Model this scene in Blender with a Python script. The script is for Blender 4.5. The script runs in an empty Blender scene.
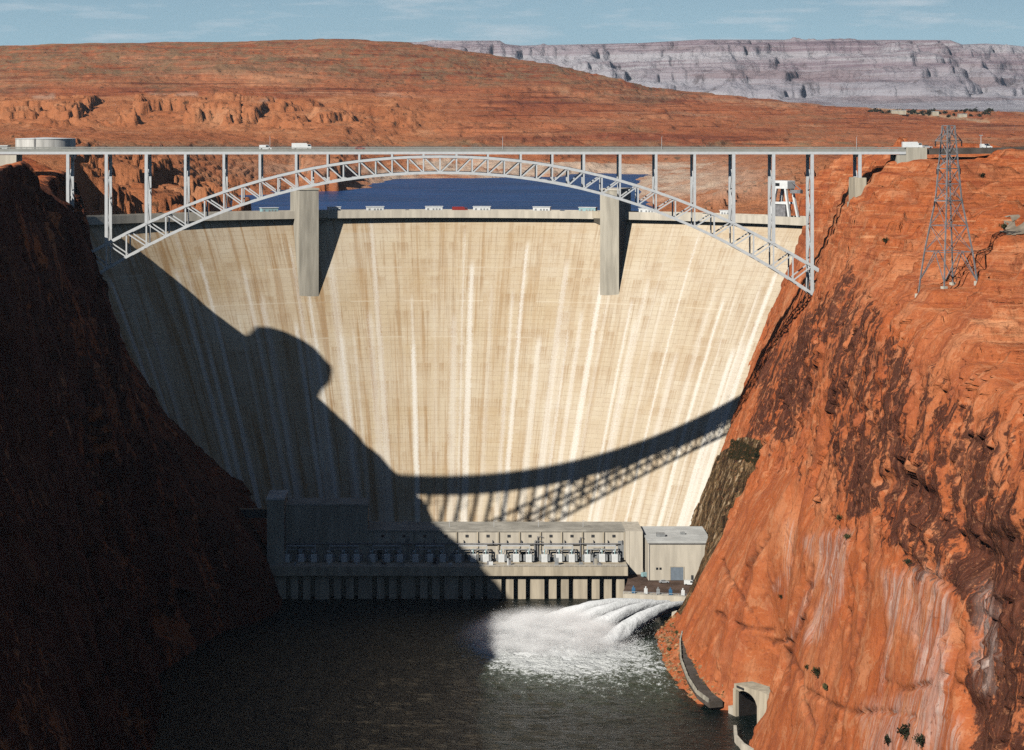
import bpy, math, random
import numpy as np
random.seed(7)
R = math.radians
sc = bpy.context.scene
col = sc.collection
# ---------------------------------------------------------------- camera frame (metres, z = 0 at the river)
F, CX, HY, EYE = 2280.0, 440.0, 119.0, 226.6
def at(px, py, Y):
    return ((px - CX) * Y / F, Y, EYE - (py - HY) * Y / F)
def ground_at(px, py, z):
    Y = (EYE - z) * F / (py - HY)
    return ((px - CX) * Y / F, Y, z)

# ---------------------------------------------------------------- numpy noise
def _h(i, j, k, s):
    n = (i * 374761393 + j * 668265263 + k * 2147483647 + s * 1274126177) & 0xFFFFFFFF
    n = ((n ^ (n >> 13)) * 1274126177) & 0xFFFFFFFF
    n = ((n ^ (n >> 16)) * 2246822519) & 0xFFFFFFFF
    return ((n ^ (n >> 15)) & 0xFFFF) / 65535.0
def vn(x, y, z=0.0, s=0):
    x, y, z = np.broadcast_arrays(np.asarray(x, float), np.asarray(y, float), np.asarray(z, float))
    i, j, k = np.floor(x).astype(np.int64), np.floor(y).astype(np.int64), np.floor(z).astype(np.int64)
    u, v, w = x - i, y - j, z - k
    u, v, w = (t * t * t * (t * (t * 6 - 15) + 10) for t in (u, v, w))
    def c(a, b, d): return _h(i + a, j + b, k + d, s)
    x00 = c(0,0,0) * (1-u) + c(1,0,0) * u; x10 = c(0,1,0) * (1-u) + c(1,1,0) * u
    x01 = c(0,0,1) * (1-u) + c(1,0,1) * u; x11 = c(0,1,1) * (1-u) + c(1,1,1) * u
    return ((x00 * (1-v) + x10 * v) * (1-w) + (x01 * (1-v) + x11 * v) * w) * 2 - 1
def fbm(x, y, z=0.0, o=4, s=0, g=0.5):
    t, a = 0.0, 1.0
    x, y, z = np.asarray(x, float), np.asarray(y, float), np.asarray(z, float)
    for n in range(o):
        t = t + a * vn(x, y, z, s + 17 * n); a *= g
        x, y, z = x * 2.03 + 3.1, y * 2.03 + 1.7, z * 2.03 + 5.3
    return t
def ridged(x, y, z=0.0, o=4, s=0):
    t, a = 0.0, 1.0
    x, y, z = np.asarray(x, float), np.asarray(y, float), np.asarray(z, float)
    for n in range(o):
        t = t + a * (1 - 2 * np.abs(vn(x, y, z, s + 17 * n))); a *= 0.5
        x, y, z = x * 2.03 + 3.1, y * 2.03 + 1.7, z * 2.03 + 5.3
    return t
def facets(u, v, su, sv, s=0, tilt=0.5, jit=0.9):
    """joint-bounded blocks: each irregular cell its own height and its own tilted flat face, about -1..1"""
    x, y = np.asarray(u, float) / su, np.asarray(v, float) / sv
    i, j = np.floor(x).astype(np.int64), np.floor(y).astype(np.int64)
    best = np.full(x.shape, 9e9); out = np.zeros(x.shape)
    for a in (-1, 0, 1):
        for b in (-1, 0, 1):
            ci, cj = i + a, j + b; z = np.zeros_like(ci)
            cx = ci + 0.5 + jit * (_h(ci, cj, z, s) - 0.5); cy = cj + 0.5 + jit * (_h(ci, cj, z, s + 1) - 0.5)
            dx_, dy_ = x - cx, y - cy; d = dx_ * dx_ + dy_ * dy_
            h = (_h(ci, cj, z, s + 2) * 2 - 1) + tilt * ((_h(ci, cj, z, s + 3) * 2 - 1) * dx_ + (_h(ci, cj, z, s + 4) * 2 - 1) * dy_) * 2
            m = d < best; best = np.where(m, d, best); out = np.where(m, h, out)
    return out
def sstep(a, b, x):
    t = np.clip((x - a) / (b - a), 0, 1); return t * t * (3 - 2 * t)
def terrace(z, h, k=0.75):
    q = np.floor(z / h); f = z / h - q
    return (q + (1 - k) * f + k * sstep(0.62, 0.98, f)) * h

# ---------------------------------------------------------------- objects
def tag(o, label=None, cat=None, group=None, kind=None):
    if label: o['label'] = label
    if cat: o['category'] = cat
    if group: o['group'] = group
    if kind: o['kind'] = kind
    return o
def empty(name, loc, rz=0.0, label=None, cat=None, group=None):
    o = bpy.data.objects.new(name, None); col.objects.link(o)
    o.empty_display_size = 1.0
    o.location = loc; o.rotation_euler = (0, 0, rz)
    return tag(o, label, cat, group)
def copy_tree(o, parent=None):
    c = o.copy(); col.objects.link(c)
    if parent is not None: c.parent = parent
    for ch in list(o.children): copy_tree(ch, c)
    return c
class MB:
    def __init__(s): s.v = []; s.f = []
    def add(s, vs, fs):
        n = len(s.v); s.v += [tuple(p) for p in vs]; s.f += [tuple(i + n for i in f) for f in fs]; return s
    def box(s, x0, x1, y0, y1, z0, z1, b=0.0):
        if b <= 0:
            return s.add([(x0,y0,z0),(x1,y0,z0),(x1,y1,z0),(x0,y1,z0),(x0,y0,z1),(x1,y0,z1),(x1,y1,z1),(x0,y1,z1)],
                         [(3,2,1,0),(4,5,6,7),(0,1,5,4),(1,2,6,5),(2,3,7,6),(3,0,4,7)])
        ring = lambda i, z: [(x0+i,y0+b,z),(x0+b,y0+i,z),(x1-b,y0+i,z),(x1-i,y0+b,z),(x1-i,y1-b,z),(x1-b,y1-i,z),(x0+b,y1-i,z),(x0+i,y1-b,z)]
        top = [(x0+b,y0+b,z1),(x1-b,y0+b,z1),(x1-b,y1-b,z1),(x0+b,y1-b,z1)]
        vs = ring(0, z0) + ring(0, z1-b) + [(x, y, z1) for x, y, _ in ring(b*0.7, z1)]
        fs = [tuple(range(7,-1,-1)), tuple(range(16,24))]
        for k in (0, 8):
            fs += [(k+i, k+(i+1)%8, k+8+(i+1)%8, k+8+i) for i in range(8)]
        return s.add(vs, fs)
    def bar(s, p, q, w, h=None):
        p, q = np.array(p, float), np.array(q, float); h = h or w
        d = q - p; d /= np.linalg.norm(d)
        up = np.array([0,1,0.]) if abs(d[2]) > 0.95 else np.array([0,0,1.])
        a = np.cross(d, up); a /= np.linalg.norm(a); b = np.cross(a, d)
        a, b = a * w / 2, b * h / 2
        return s.add([p-a-b, p+a-b, p+a+b, p-a+b, q-a-b, q+a-b, q+a+b, q-a+b],
                     [(3,2,1,0),(4,5,6,7),(0,1,5,4),(1,2,6,5),(2,3,7,6),(3,0,4,7)])
    def tube(s, pts, rad, n=8, cap=True):
        pts = [np.array(p, float) for p in pts]
        rad = rad if hasattr(rad, '__len__') else [rad] * len(pts)
        vs, fs = [], []
        for i, p in enumerate(pts):
            d = pts[min(i+1, len(pts)-1)] - pts[max(i-1, 0)]; d /= np.linalg.norm(d)
            up = np.array([0,1,0.]) if abs(d[2]) > 0.9 else np.array([0,0,1.])
            a = np.cross(d, up); a /= np.linalg.norm(a); b = np.cross(a, d)
            vs += [p + rad[i] * (math.cos(t) * a + math.sin(t) * b) for t in (2*math.pi*k/n for k in range(n))]
            if i: fs += [((i-1)*n+k, (i-1)*n+(k+1)%n, i*n+(k+1)%n, i*n+k) for k in range(n)]
        if cap: fs += [tuple(range(n-1,-1,-1)), tuple(range((len(pts)-1)*n, len(pts)*n))]
        return s.add(vs, fs)
    def prism(s, poly, y0, y1):                    # polygon of (x, z), extruded along y
        n = len(poly)
        return s.add([(x, y0, z) for x, z in poly] + [(x, y1, z) for x, z in poly],
                     [tuple(range(n)), tuple(range(2*n-1, n-1, -1))] + [(i, i+n, (i+1)%n+n, (i+1)%n) for i in range(n)])
    def build(s, name, m, parent=None, smooth=False):
        me = bpy.data.meshes.new(name); me.from_pydata(s.v, [], s.f); me.update()
        return mesh_obj(name, me, m, parent, smooth)
def mesh_obj(name, me, m, parent=None, smooth=False):
    o = bpy.data.objects.new(name, me); col.objects.link(o)
    if m: me.materials.append(m)
    if smooth: me.polygons.foreach_set('use_smooth', [True] * len(me.polygons))
    if parent is not None: o.parent = parent
    return o
def grid_obj(name, P, m, attrs=None, uv=None, smooth=True, flip=False, kind='structure', parent=None):
    a, b = P.shape[:2]
    idx = np.arange(a * b).reshape(a, b)
    q = np.stack([idx[:-1,:-1], idx[1:,:-1], idx[1:,1:], idx[:-1,1:]], -1).reshape(-1, 4)
    if flip: q = q[:, ::-1]
    me = bpy.data.meshes.new(name)
    me.vertices.add(a * b); me.vertices.foreach_set('co', np.ascontiguousarray(P, np.float32).ravel())
    me.loops.add(q.size); me.loops.foreach_set('vertex_index', np.ascontiguousarray(q).ravel().astype(np.int32))
    me.polygons.add(len(q)); me.polygons.foreach_set('loop_start', np.arange(0, q.size, 4, dtype=np.int32))
    me.update(calc_edges=True)
    for k, val in (attrs or {}).items():
        at_ = me.attributes.new(k, 'FLOAT', 'POINT'); at_.data.foreach_set('value', np.ascontiguousarray(val, np.float32).ravel())
    if uv is not None:
        l = me.uv_layers.new(name='UVMap'); l.data.foreach_set('uv', np.ascontiguousarray(uv.reshape(-1, 2)[q.ravel()], np.float32).ravel())
    o = mesh_obj(name, me, m, parent, smooth)
    if kind: o['kind'] = kind
    return o

# ---------------------------------------------------------------- materials
class NT:
    def __init__(s, name, rough=0.9, spec=0.2):
        s.m = bpy.data.materials.new(name); s.m.use_nodes = True; s.t = s.m.node_tree
        s.b = s.t.nodes['Principled BSDF']; s.b.inputs['Roughness'].default_value = rough
        s.b.inputs['Specular IOR Level'].default_value = spec
    def n(s, typ, **kw):
        x = s.t.nodes.new(typ)
        for k, v in kw.items(): setattr(x, k, v)
        return x
    def set(s, sock, v):
        if hasattr(v, 'is_linked') or isinstance(v, bpy.types.NodeSocket): s.t.links.new(v, sock)
        elif isinstance(v, (tuple, list)) and len(v) == 3 and sock.type == 'RGBA': sock.default_value = (*v, 1)
        else: sock.default_value = v
    def math(s, op, a, b=0.0, c=0.0, clamp=False):
        x = s.n('ShaderNodeMath', operation=op, use_clamp=clamp)
        s.set(x.inputs[0], a); s.set(x.inputs[1], b); s.set(x.inputs[2], c); return x.outputs[0]
    def mix(s, f, a, b, blend='MIX'):
        x = s.n('ShaderNodeMix', data_type='RGBA', blend_type=blend)
        s.set(x.inputs[0], f); s.set(x.inputs[6], a); s.set(x.inputs[7], b); return x.outputs[2]
    def pos(s): return s.n('ShaderNodeNewGeometry').outputs['Position']
    def obj(s): return s.n('ShaderNodeTexCoord').outputs['Object']
    def uv(s): return s.n('ShaderNodeTexCoord').outputs['UV']
    def attr(s, k): return s.n('ShaderNodeAttribute', attribute_name=k).outputs['Fac']
    def scale(s, v, sc_, loc=(0,0,0)):
        x = s.n('ShaderNodeMapping'); s.set(x.inputs[0], v); x.inputs[1].default_value = loc; x.inputs[3].default_value = sc_; return x.outputs[0]
    def noise(s, v, scale=1.0, detail=4, rough=0.55, dist=0.0):
        x = s.n('ShaderNodeTexNoise'); s.set(x.inputs['Vector'], v); x.inputs['Scale'].default_value = scale
        x.inputs['Detail'].default_value = detail; x.inputs['Roughness'].default_value = rough; x.inputs['Distortion'].default_value = dist
        return x.outputs[0]
    def ramp(s, f, stops):
        x = s.n('ShaderNodeValToRGB'); e = x.color_ramp.elements
        while len(e) < len(stops): e.new(0.5)
        for i, (p, c) in enumerate(stops):
            e[i].position = p; e[i].color = (*c, 1) if hasattr(c, '__len__') else (c, c, c, 1)
        s.set(x.inputs[0], f); return x.outputs[0]
    def smooth(s, f, a, b):
        x = s.n('ShaderNodeMapRange', interpolation_type='SMOOTHSTEP'); s.set(x.inputs[0], f)
        x.inputs[1].default_value = a; x.inputs[2].default_value = b; return x.outputs[0]
    def bump(s, h, strength=0.5, dist=1.0, prev=None):
        x = s.n('ShaderNodeBump'); s.set(x.inputs['Height'], h); s.set(x.inputs['Strength'], strength); x.inputs['Distance'].default_value = dist
        if prev is not None: s.set(x.inputs['Normal'], prev)
        return x.outputs[0]
    def color(s, c): s.set(s.b.inputs['Base Color'], c); return s
    def normal(s, c): s.set(s.b.inputs['Normal'], c); return s
def plain(name, c, rough=0.7, spec=0.3, var=0.12, scale=0.6, metal=0.0, streak=False):
    k = NT(name, rough, spec); k.b.inputs['Metallic'].default_value = metal
    p = k.obj()
    n = k.noise(k.scale(p, (1, 1, 0.12)) if streak else p, scale, 5, 0.6)
    k.color(k.mix(k.smooth(n, 0.3, 0.72), tuple(x * (1 - var * 1.6) for x in c), tuple(min(1, x * (1 + var)) for x in c)))
    return k.m

def make_rock():
    k = NT('red_sandstone', 0.95, 0.1)
    p = k.pos()
    big = k.noise(p, 0.022, 8, 0.68)
    base = k.ramp(big, [(0.28, (0.31, 0.074, 0.026)), (0.42, (0.46, 0.122, 0.041)), (0.52, (0.44, 0.128, 0.047)), (0.60, (0.52, 0.172, 0.070)), (0.74, (0.60, 0.245, 0.115))])
    # bedding, nearly level and wavy
    bed = k.noise(k.scale(p, (0.02, 0.02, 0.55)), 1.0, 6, 0.65, 0.6)
    base = k.mix(k.math('MULTIPLY', k.smooth(bed, 0.52, 0.66), k.attr('bed')), base, (0.30, 0.070, 0.028))
    base = k.mix(k.math('MULTIPLY', k.smooth(bed, 0.44, 0.33), k.attr('bed')), base, (0.66, 0.285, 0.135))
    # pale and rusty runs down the faces
    st = k.noise(k.scale(p, (0.05, 0.24, 0.022)), 1.0, 9, 0.74, 0.2)
    wall = k.math('SUBTRACT', 1.0, k.attr('bed'), clamp=True)
    base = k.mix(k.math('MULTIPLY', k.smooth(st, 0.55, 0.72), k.math('MULTIPLY', wall, 0.34)), base, (0.64, 0.27, 0.13))
    base = k.mix(k.math('MULTIPLY', k.smooth(st, 0.46, 0.30), k.math('MULTIPLY', wall, 0.34)), base, (0.30, 0.075, 0.032))
    # desert varnish, plus the painted shade of the left wall
    st2 = k.noise(k.scale(p, (0.03, 0.17, 0.024), (31, 7, 0)), 1.0, 9, 0.72, 0.15)
    fine = k.noise(p, 0.33, 9, 0.74)
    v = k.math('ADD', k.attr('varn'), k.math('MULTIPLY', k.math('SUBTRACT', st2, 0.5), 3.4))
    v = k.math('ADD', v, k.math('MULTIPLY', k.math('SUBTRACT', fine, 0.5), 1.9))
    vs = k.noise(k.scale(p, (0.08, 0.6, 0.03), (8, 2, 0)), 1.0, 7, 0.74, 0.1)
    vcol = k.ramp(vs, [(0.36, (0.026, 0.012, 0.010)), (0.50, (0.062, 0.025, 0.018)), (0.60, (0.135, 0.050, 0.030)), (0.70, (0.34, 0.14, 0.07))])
    pat = k.noise(p, 0.085, 7, 0.72, 0.6)
    base = k.mix(k.math('MULTIPLY', k.smooth(pat, 0.54, 0.60), 0.50), base, (0.30, 0.085, 0.040))
    base = k.mix(k.math('MULTIPLY', k.smooth(pat, 0.455, 0.40), 0.45), base, (0.62, 0.285, 0.145))
    pat2 = k.noise(k.scale(p, (0.03, 0.05, 0.02), (7, 7, 3)), 1.0, 8, 0.72, 0.5)
    base = k.mix(k.math('MULTIPLY', k.smooth(pat2, 0.53, 0.58), 0.45), base, (0.33, 0.092, 0.042))
    base = k.mix(k.math('MULTIPLY', k.smooth(pat2, 0.44, 0.40), 0.40), base, (0.57, 0.25, 0.125))
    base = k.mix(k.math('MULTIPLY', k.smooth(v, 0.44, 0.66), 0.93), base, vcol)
    # olive seep wall
    sl = k.noise(k.scale(p, (0.26, 0.26, 0.022)), 1.0, 8, 0.72, 0.4)
    ol = k.ramp(sl, [(0.40, (0.020, 0.014, 0.008)), (0.49, (0.070, 0.045, 0.022)), (0.56, (0.19, 0.12, 0.055)), (0.64, (0.50, 0.38, 0.25))])
    base = k.mix(k.smooth(k.math('ADD', k.attr('olive'), k.math('MULTIPLY', k.math('SUBTRACT', fine, 0.5), 0.8)), 0.4, 0.6), base, ol)
    base = k.mix(k.smooth(k.math('ADD', k.attr('moss'), k.math('MULTIPLY', k.math('SUBTRACT', fine, 0.5), 1.2)), 0.45, 0.7), base, (0.022, 0.021, 0.008))
    # white mineral runs
    wn = k.noise(k.scale(p, (0.04, 0.75, 0.016), (3, 9, 0)), 1.0, 8, 0.70, 0.0)
    w = k.math('MULTIPLY', k.smooth(wn, 0.44, 0.64), k.attr('white'))
    base = k.mix(k.math('MULTIPLY', w, k.math('ADD', 0.35, k.math('MULTIPLY', k.smooth(fine, 0.38, 0.6), 0.5))), base, (0.62, 0.47, 0.40))
    wn2 = k.noise(k.scale(p, (0.02, 0.20, 0.014), (1, 5, 0)), 1.0, 7, 0.70, 0.0)
    base = k.mix(k.math('MULTIPLY', k.math('MULTIPLY', k.smooth(wn2, 0.47, 0.62), k.attr('white')), 0.38), base, (0.58, 0.46, 0.41))
    gr = k.noise(k.scale(p, (1, 1, 0.55)), 0.85, 6, 0.80)
    base = k.mix(k.math('MULTIPLY', k.smooth(gr, 0.56, 0.66), 0.8), base, (0.17, 0.045, 0.020))
    base = k.mix(k.math('MULTIPLY', k.smooth(gr, 0.44, 0.34), 0.5), base, (0.68, 0.27, 0.12))
    k.color(base)
    vor = k.n('ShaderNodeTexVoronoi', feature='DISTANCE_TO_EDGE'); k.set(vor.inputs['Vector'], k.scale(p, (0.10, 0.10, 0.045))); vor.inputs['Scale'].default_value = 1.0
    crack = k.smooth(vor.outputs['Distance'], 0.0, 0.05)
    calm = k.attr('calm')
    b1 = k.bump(k.noise(p, 0.6, 8, 0.66), k.math('SUBTRACT', 0.75, k.math('MULTIPLY', calm, 0.4)), 0.8)
    b2 = k.bump(bed, k.math('MULTIPLY', k.attr('bed'), 0.9), 1.6, b1)
    b3 = k.bump(crack, k.math('MULTIPLY', k.smooth(big, 0.42, 0.62), 0.30), 0.6, b2)
    k.normal(b3)
    c2 = k.mix(k.math('MULTIPLY', k.smooth(vor.outputs['Distance'], 0.012, 0.002), k.math('MULTIPLY', k.smooth(fine, 0.50, 0.62), 0.4)), base, (0.085, 0.03, 0.018))
    sc2 = k.noise(k.scale(p, (0.16, 0.16, 0.5)), 1.0, 7, 0.75, 1.0)
    c2 = k.mix(k.math('MULTIPLY', k.smooth(sc2, 0.585, 0.66), k.math('ADD', 0.35, k.math('MULTIPLY', k.attr('bed'), 0.5))), c2, (0.115, 0.038, 0.022))
    c2 = k.mix(k.math('MULTIPLY', k.smooth(sc2, 0.42, 0.30), 0.5), c2, (0.70, 0.32, 0.155))
    c2 = k.mix(k.math('MULTIPLY', k.math('MULTIPLY', k.attr('joint'), k.smooth(fine, 0.35, 0.6)), 0.75), c2, (0.13, 0.042, 0.024))
    k.color(c2)
    return k.m
ROCK = make_rock()

def make_desert():
    k = NT('desert_ground', 0.97, 0.05)
    p = k.pos()
    n1 = k.noise(k.scale(p, (0.0035, 0.0016, 0.010)), 1.0, 7, 0.62)
    c = k.ramp(n1, [(0.28, (0.27, 0.082, 0.042)), (0.45, (0.40, 0.125, 0.054)), (0.56, (0.46, 0.165, 0.076)), (0.72, (0.54, 0.25, 0.13))])
    bed = k.noise(k.scale(p, (0.003, 0.003, 0.16)), 1.0, 6, 0.7, 0.4)
    c = k.mix(k.math('MULTIPLY', k.smooth(bed, 0.54, 0.62), 0.80), c, (0.115, 0.032, 0.020))
    bed2 = k.noise(k.scale(p, (0.0012, 0.0012, 0.055), (3, 1, 0)), 1.0, 7, 0.72, 0.3)
    c = k.mix(k.math('MULTIPLY', k.smooth(bed2, 0.53, 0.60), 0.65), c, (0.20, 0.060, 0.036))
    c = k.mix(k.math('MULTIPLY', k.smooth(bed2, 0.46, 0.40), 0.60), c, (0.50, 0.26, 0.15))
    c = k.mix(k.math('MULTIPLY', k.smooth(bed, 0.42, 0.32), 0.55), c, (0.50, 0.22, 0.11))
    or_ = k.ramp(k.noise(p, 0.012, 6, 0.65), [(0.3, (0.40, 0.13, 0.052)), (0.55, (0.52, 0.20, 0.088)), (0.75, (0.60, 0.29, 0.15))])
    c = k.mix(k.attr('orange'), c, or_)
    sc1 = k.noise(k.scale(p, (0.02, 0.012, 0.02)), 1.0, 7, 0.72)
    c = k.mix(k.math('MULTIPLY', k.smooth(sc1, 0.40, 0.60), k.attr('scrub')), c, (0.26, 0.165, 0.092))
    dots = k.noise(k.scale(p, (0.09, 0.05, 0.05)), 1.0, 3, 0.7)
    c = k.mix(k.math('MULTIPLY', k.smooth(dots, 0.60, 0.68), 0.75), c, (0.062, 0.046, 0.026))
    pale = k.noise(k.scale(p, (0.01, 0.01, 0.08)), 1.0, 6, 0.7)
    c = k.mix(k.math('MULTIPLY', k.smooth(pale, 0.30, 0.52), k.attr('pale')), c, (0.62, 0.46, 0.34))
    c = k.mix(k.math('MULTIPLY', k.smooth(pale, 0.60, 0.68), k.math('MULTIPLY', k.attr('pale'), 0.7)), c, (0.22, 0.13, 0.085))
    c = k.mix(k.attr('dirt'), c, (0.52, 0.33, 0.20))
    c = k.mix(k.attr('road'), c, (0.185, 0.15, 0.125))
    f1 = k.noise(k.scale(p, (0.030, 0.022, 0.05)), 1.0, 8, 0.75)
    c = k.mix(k.math('MULTIPLY', k.smooth(f1, 0.54, 0.68), 0.5), c, k.mix(0.5, c, (0.055, 0.020, 0.014)))
    c = k.mix(k.math('MULTIPLY', k.smooth(f1, 0.45, 0.30), 0.55), c, k.mix(0.5, c, (0.62, 0.34, 0.19)))
    f2 = k.noise(k.scale(p, (0.16, 0.10, 0.2)), 1.0, 5, 0.75)
    c = k.mix(k.math('MULTIPLY', k.smooth(f2, 0.58, 0.68), 0.42), c, (0.070, 0.030, 0.020))
    k.color(c)
    k.normal(k.bump(f1, 1.0, 7.0, k.bump(f2, 1.0, 1.6)))
    return k.m
DESERT = make_desert()

def make_mesa():
    k = NT('mesa_rock_hazed', 0.97, 0.05)
    p = k.pos()
    bed = k.noise(k.scale(p, (0.0004, 0.0004, 0.022)), 1.0, 6, 0.7, 0.3)
    c = k.ramp(bed, [(0.32, (0.17, 0.125, 0.145)), (0.44, (0.30, 0.225, 0.25)), (0.53, (0.44, 0.39, 0.41)), (0.62, (0.26, 0.19, 0.215)), (0.74, (0.49, 0.45, 0.47))])  # bands tinted lilac-blue, distance haze mixed into the rock colour
    c = k.mix(k.math('MULTIPLY', k.attr('pale'), 0.65), c, (0.46, 0.455, 0.49))
    zb = k.noise(k.scale(p, (0.00025, 0.00025, 0.0085), (0, 0, 2.2)), 1.0, 5, 0.65, 0.2)
    c = k.mix(k.math('MULTIPLY', k.smooth(zb, 0.50, 0.56), 0.6), c, (0.56, 0.55, 0.57))
    c = k.mix(k.math('MULTIPLY', k.smooth(zb, 0.44, 0.38), 0.5), c, (0.24, 0.15, 0.15))
    n = k.noise(p, 0.008, 8, 0.75)
    c = k.mix(k.math('MULTIPLY', k.smooth(n, 0.55, 0.68), 0.7), c, (0.095, 0.07, 0.068))
    k.color(c)
    k.normal(k.bump(k.noise(p, 0.010, 9, 0.70), 1.0, 55.0))
    return k.m
MESA = make_mesa()

def make_dam_concrete():
    k = NT('dam_concrete', 0.9, 0.15)
    u = k.uv()                                            # metres along the arc, metres down the face
    st = k.noise(k.scale(u, (0.30, 0.010, 1)), 1.0, 7, 0.62, 0.12)
    st2 = k.noise(k.scale(u, (1.1, 0.03, 1), (5, 0, 0)), 1.0, 5, 0.65)
    big = k.noise(k.scale(u, (0.02, 0.03, 1)), 1.0, 4, 0.6)
    c = k.ramp(big, [(0.3, (0.53, 0.41, 0.255)), (0.5, (0.585, 0.475, 0.33)), (0.7, (0.625, 0.535, 0.40))])
    c = k.mix(k.math('MULTIPLY', k.smooth(st, 0.52, 0.34), 0.65), c, (0.39, 0.245, 0.115))
    c = k.mix(k.math('MULTIPLY', k.smooth(st2, 0.56, 0.70), k.math('MULTIPLY', k.smooth(big, 0.58, 0.40), 0.75)), c, (0.33, 0.205, 0.10))
    sep = k.n('ShaderNodeSeparateXYZ'); k.set(sep.inputs[0], u)
    U, V = sep.outputs[0], sep.outputs[1]
    c = k.mix(k.smooth(U, -20.0, 190.0), c, k.mix(0.42, c, (0.64, 0.57, 0.46)))       # less rust staining on the right half
    lf = k.smooth(U, 60.0, -90.0)
    c = k.mix(k.math('MULTIPLY', k.math('MULTIPLY', k.smooth(st, 0.53, 0.38), lf), 0.55), c, (0.36, 0.205, 0.085))
    c = k.mix(k.math('MULTIPLY', k.math('MULTIPLY', k.smooth(st2, 0.53, 0.64), k.smooth(big, 0.40, 0.60)), 0.40), c, (0.30, 0.18, 0.085))
    # pours: block grid of lift lines and joints
    br = k.n('ShaderNodeTexBrick', offset=0.0); k.set(br.inputs['Vector'], k.scale(u, (1, 1, 1)))
    br.inputs['Scale'].default_value = 1.0; br.inputs['Brick Width'].default_value = 7.1; br.inputs['Row Height'].default_value = 2.3
    br.inputs['Mortar Size'].default_value = 0.075; br.inputs['Mortar Smooth'].default_value = 0.1
    br.inputs['Color1'].default_value = (0.40, 0.40, 0.40, 1); br.inputs['Color2'].default_value = (0.60, 0.60, 0.60, 1)
    br.inputs['Mortar'].default_value = (0.5, 0.5, 0.5, 1)
    c = k.mix(k.math('MULTIPLY', k.math('MULTIPLY', br.outputs['Fac'], k.smooth(k.noise(k.scale(u, (0.35, 0.35, 1)), 1.0, 5, 0.75), 0.36, 0.56)), 0.66), c, (0.22, 0.145, 0.085))
    c = k.mix(0.16, c, br.outputs['Color'], 'OVERLAY')
    # panels between joints and pour lines, each a little different
    def cell(t, w, ph=0.0):
        q = k.math('ADD', k.math('DIVIDE', t, w), ph); f = k.math('FLOOR', q); return f, k.math('SUBTRACT', q, f)
    def hsh(a, b=0.0, seed=0.0):
        x = k.n('ShaderNodeTexWhiteNoise', noise_dimensions='2D'); cb = k.n('ShaderNodeCombineXYZ')
        k.set(cb.inputs[0], k.math('ADD', a, seed)); k.set(cb.inputs[1], b); k.set(x.inputs[0], cb.outputs[0]); return x.outputs[0]
    fu, tu = cell(U, 14.2, 0.37); fv, tv = cell(V, 18.5, 0.4)
    c = k.mix(k.math('MULTIPLY', k.smooth(hsh(fu, fv), 0.35, 1.0), k.math('MULTIPLY', k.smooth(k.noise(k.scale(u, (0.10, 0.06, 1)), 1.0, 7, 0.75), 0.38, 0.58), 0.32)), c, (0.44, 0.29, 0.145))
    c = k.mix(k.math('MULTIPLY', k.smooth(hsh(fu, fv, 31.0), 0.6, 1.0), 0.25), c, (0.60, 0.51, 0.38))
    fu2, tu2 = cell(U, 4.7, 0.1); fv2, tv2 = cell(V, 9.2, 0.2)
    hang = k.math('MULTIPLY', k.smooth(hsh(fu2, fv2, 7.0), 0.62, 0.9), k.math('SUBTRACT', 1.0, tv2))
    c = k.mix(k.math('MULTIPLY', hang, k.math('MULTIPLY', k.smooth(st2, 0.35, 0.6), 0.55)), c, (0.35, 0.215, 0.105))
    for line_v, am in ((30.0, 0.35), (48.0, 0.4), (67.0, 0.3), (92.0, 0.25)):
        ln = k.math('MULTIPLY', k.smooth(k.math('ABSOLUTE', k.math('SUBTRACT', V, line_v)), 0.55, 0.15), k.smooth(hsh(fu, line_v), 0.3, 0.7))
        c = k.mix(k.math('MULTIPLY', ln, am), c, (0.74, 0.65, 0.50))
    # broad pale lime runs below the joints, each starting at its own height
    frag = k.noise(k.scale(u, (1.6, 0.8, 1)), 1.0, 8, 0.82)
    gran = k.smooth(k.noise(k.scale(u, (2.6, 1.6, 1), (4, 4, 0)), 1.0, 5, 0.8), 0.36, 0.60)
    wob = k.math('MULTIPLY', k.math('SUBTRACT', k.noise(k.scale(u, (0.0, 0.03, 1)), 1.0, 3, 0.6), 0.5), 0.12)
    for wid, ph, seed, amt in ((14.2, 0.37, 3.0, 0.85), (14.2, 0.80, 11.0, 0.55), (21.0, 0.1, 19.0, 0.45)):
        f, t_ = cell(U, wid, ph)
        ctr = k.math('ADD', 0.5, k.math('MULTIPLY', k.math('SUBTRACT', hsh(f, 0.0, seed), 0.5), 0.5))
        dist = k.math('ABSOLUTE', k.math('ADD', k.math('SUBTRACT', t_, ctr), wob))
        half_ = k.math('MULTIPLY', k.math('ADD', 0.035, k.math('MULTIPLY', hsh(f, 1.0, seed), 0.12)), k.math('ADD', 0.45, k.math('MULTIPLY', V, 0.0055)))
        edge = k.math('SUBTRACT', half_, dist)
        core_ = k.smooth(k.math('ADD', edge, k.math('MULTIPLY', k.math('SUBTRACT', frag, 0.5), 0.42)), -0.05, 0.07)
        v0 = k.math('MULTIPLY', hsh(f, 2.0, seed), 70.0)
        on = k.math('MULTIPLY', k.smooth(k.math('SUBTRACT', V, v0), -2.0, 6.0), k.smooth(hsh(f, 5.0, seed), 0.25, 0.5))
        c = k.mix(k.math('MULTIPLY', k.math('MULTIPLY', core_, on), k.math('MULTIPLY', k.math('ADD', 0.35, k.math('MULTIPLY', gran, 0.65)), amt)), c, (0.82, 0.79, 0.72))
    sp = k.noise(k.scale(u, (1.7, 0.9, 1)), 1.0, 6, 0.8)
    c = k.mix(k.math('MULTIPLY', k.smooth(sp, 0.55, 0.68), 0.45), c, (0.34, 0.22, 0.12))
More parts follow.
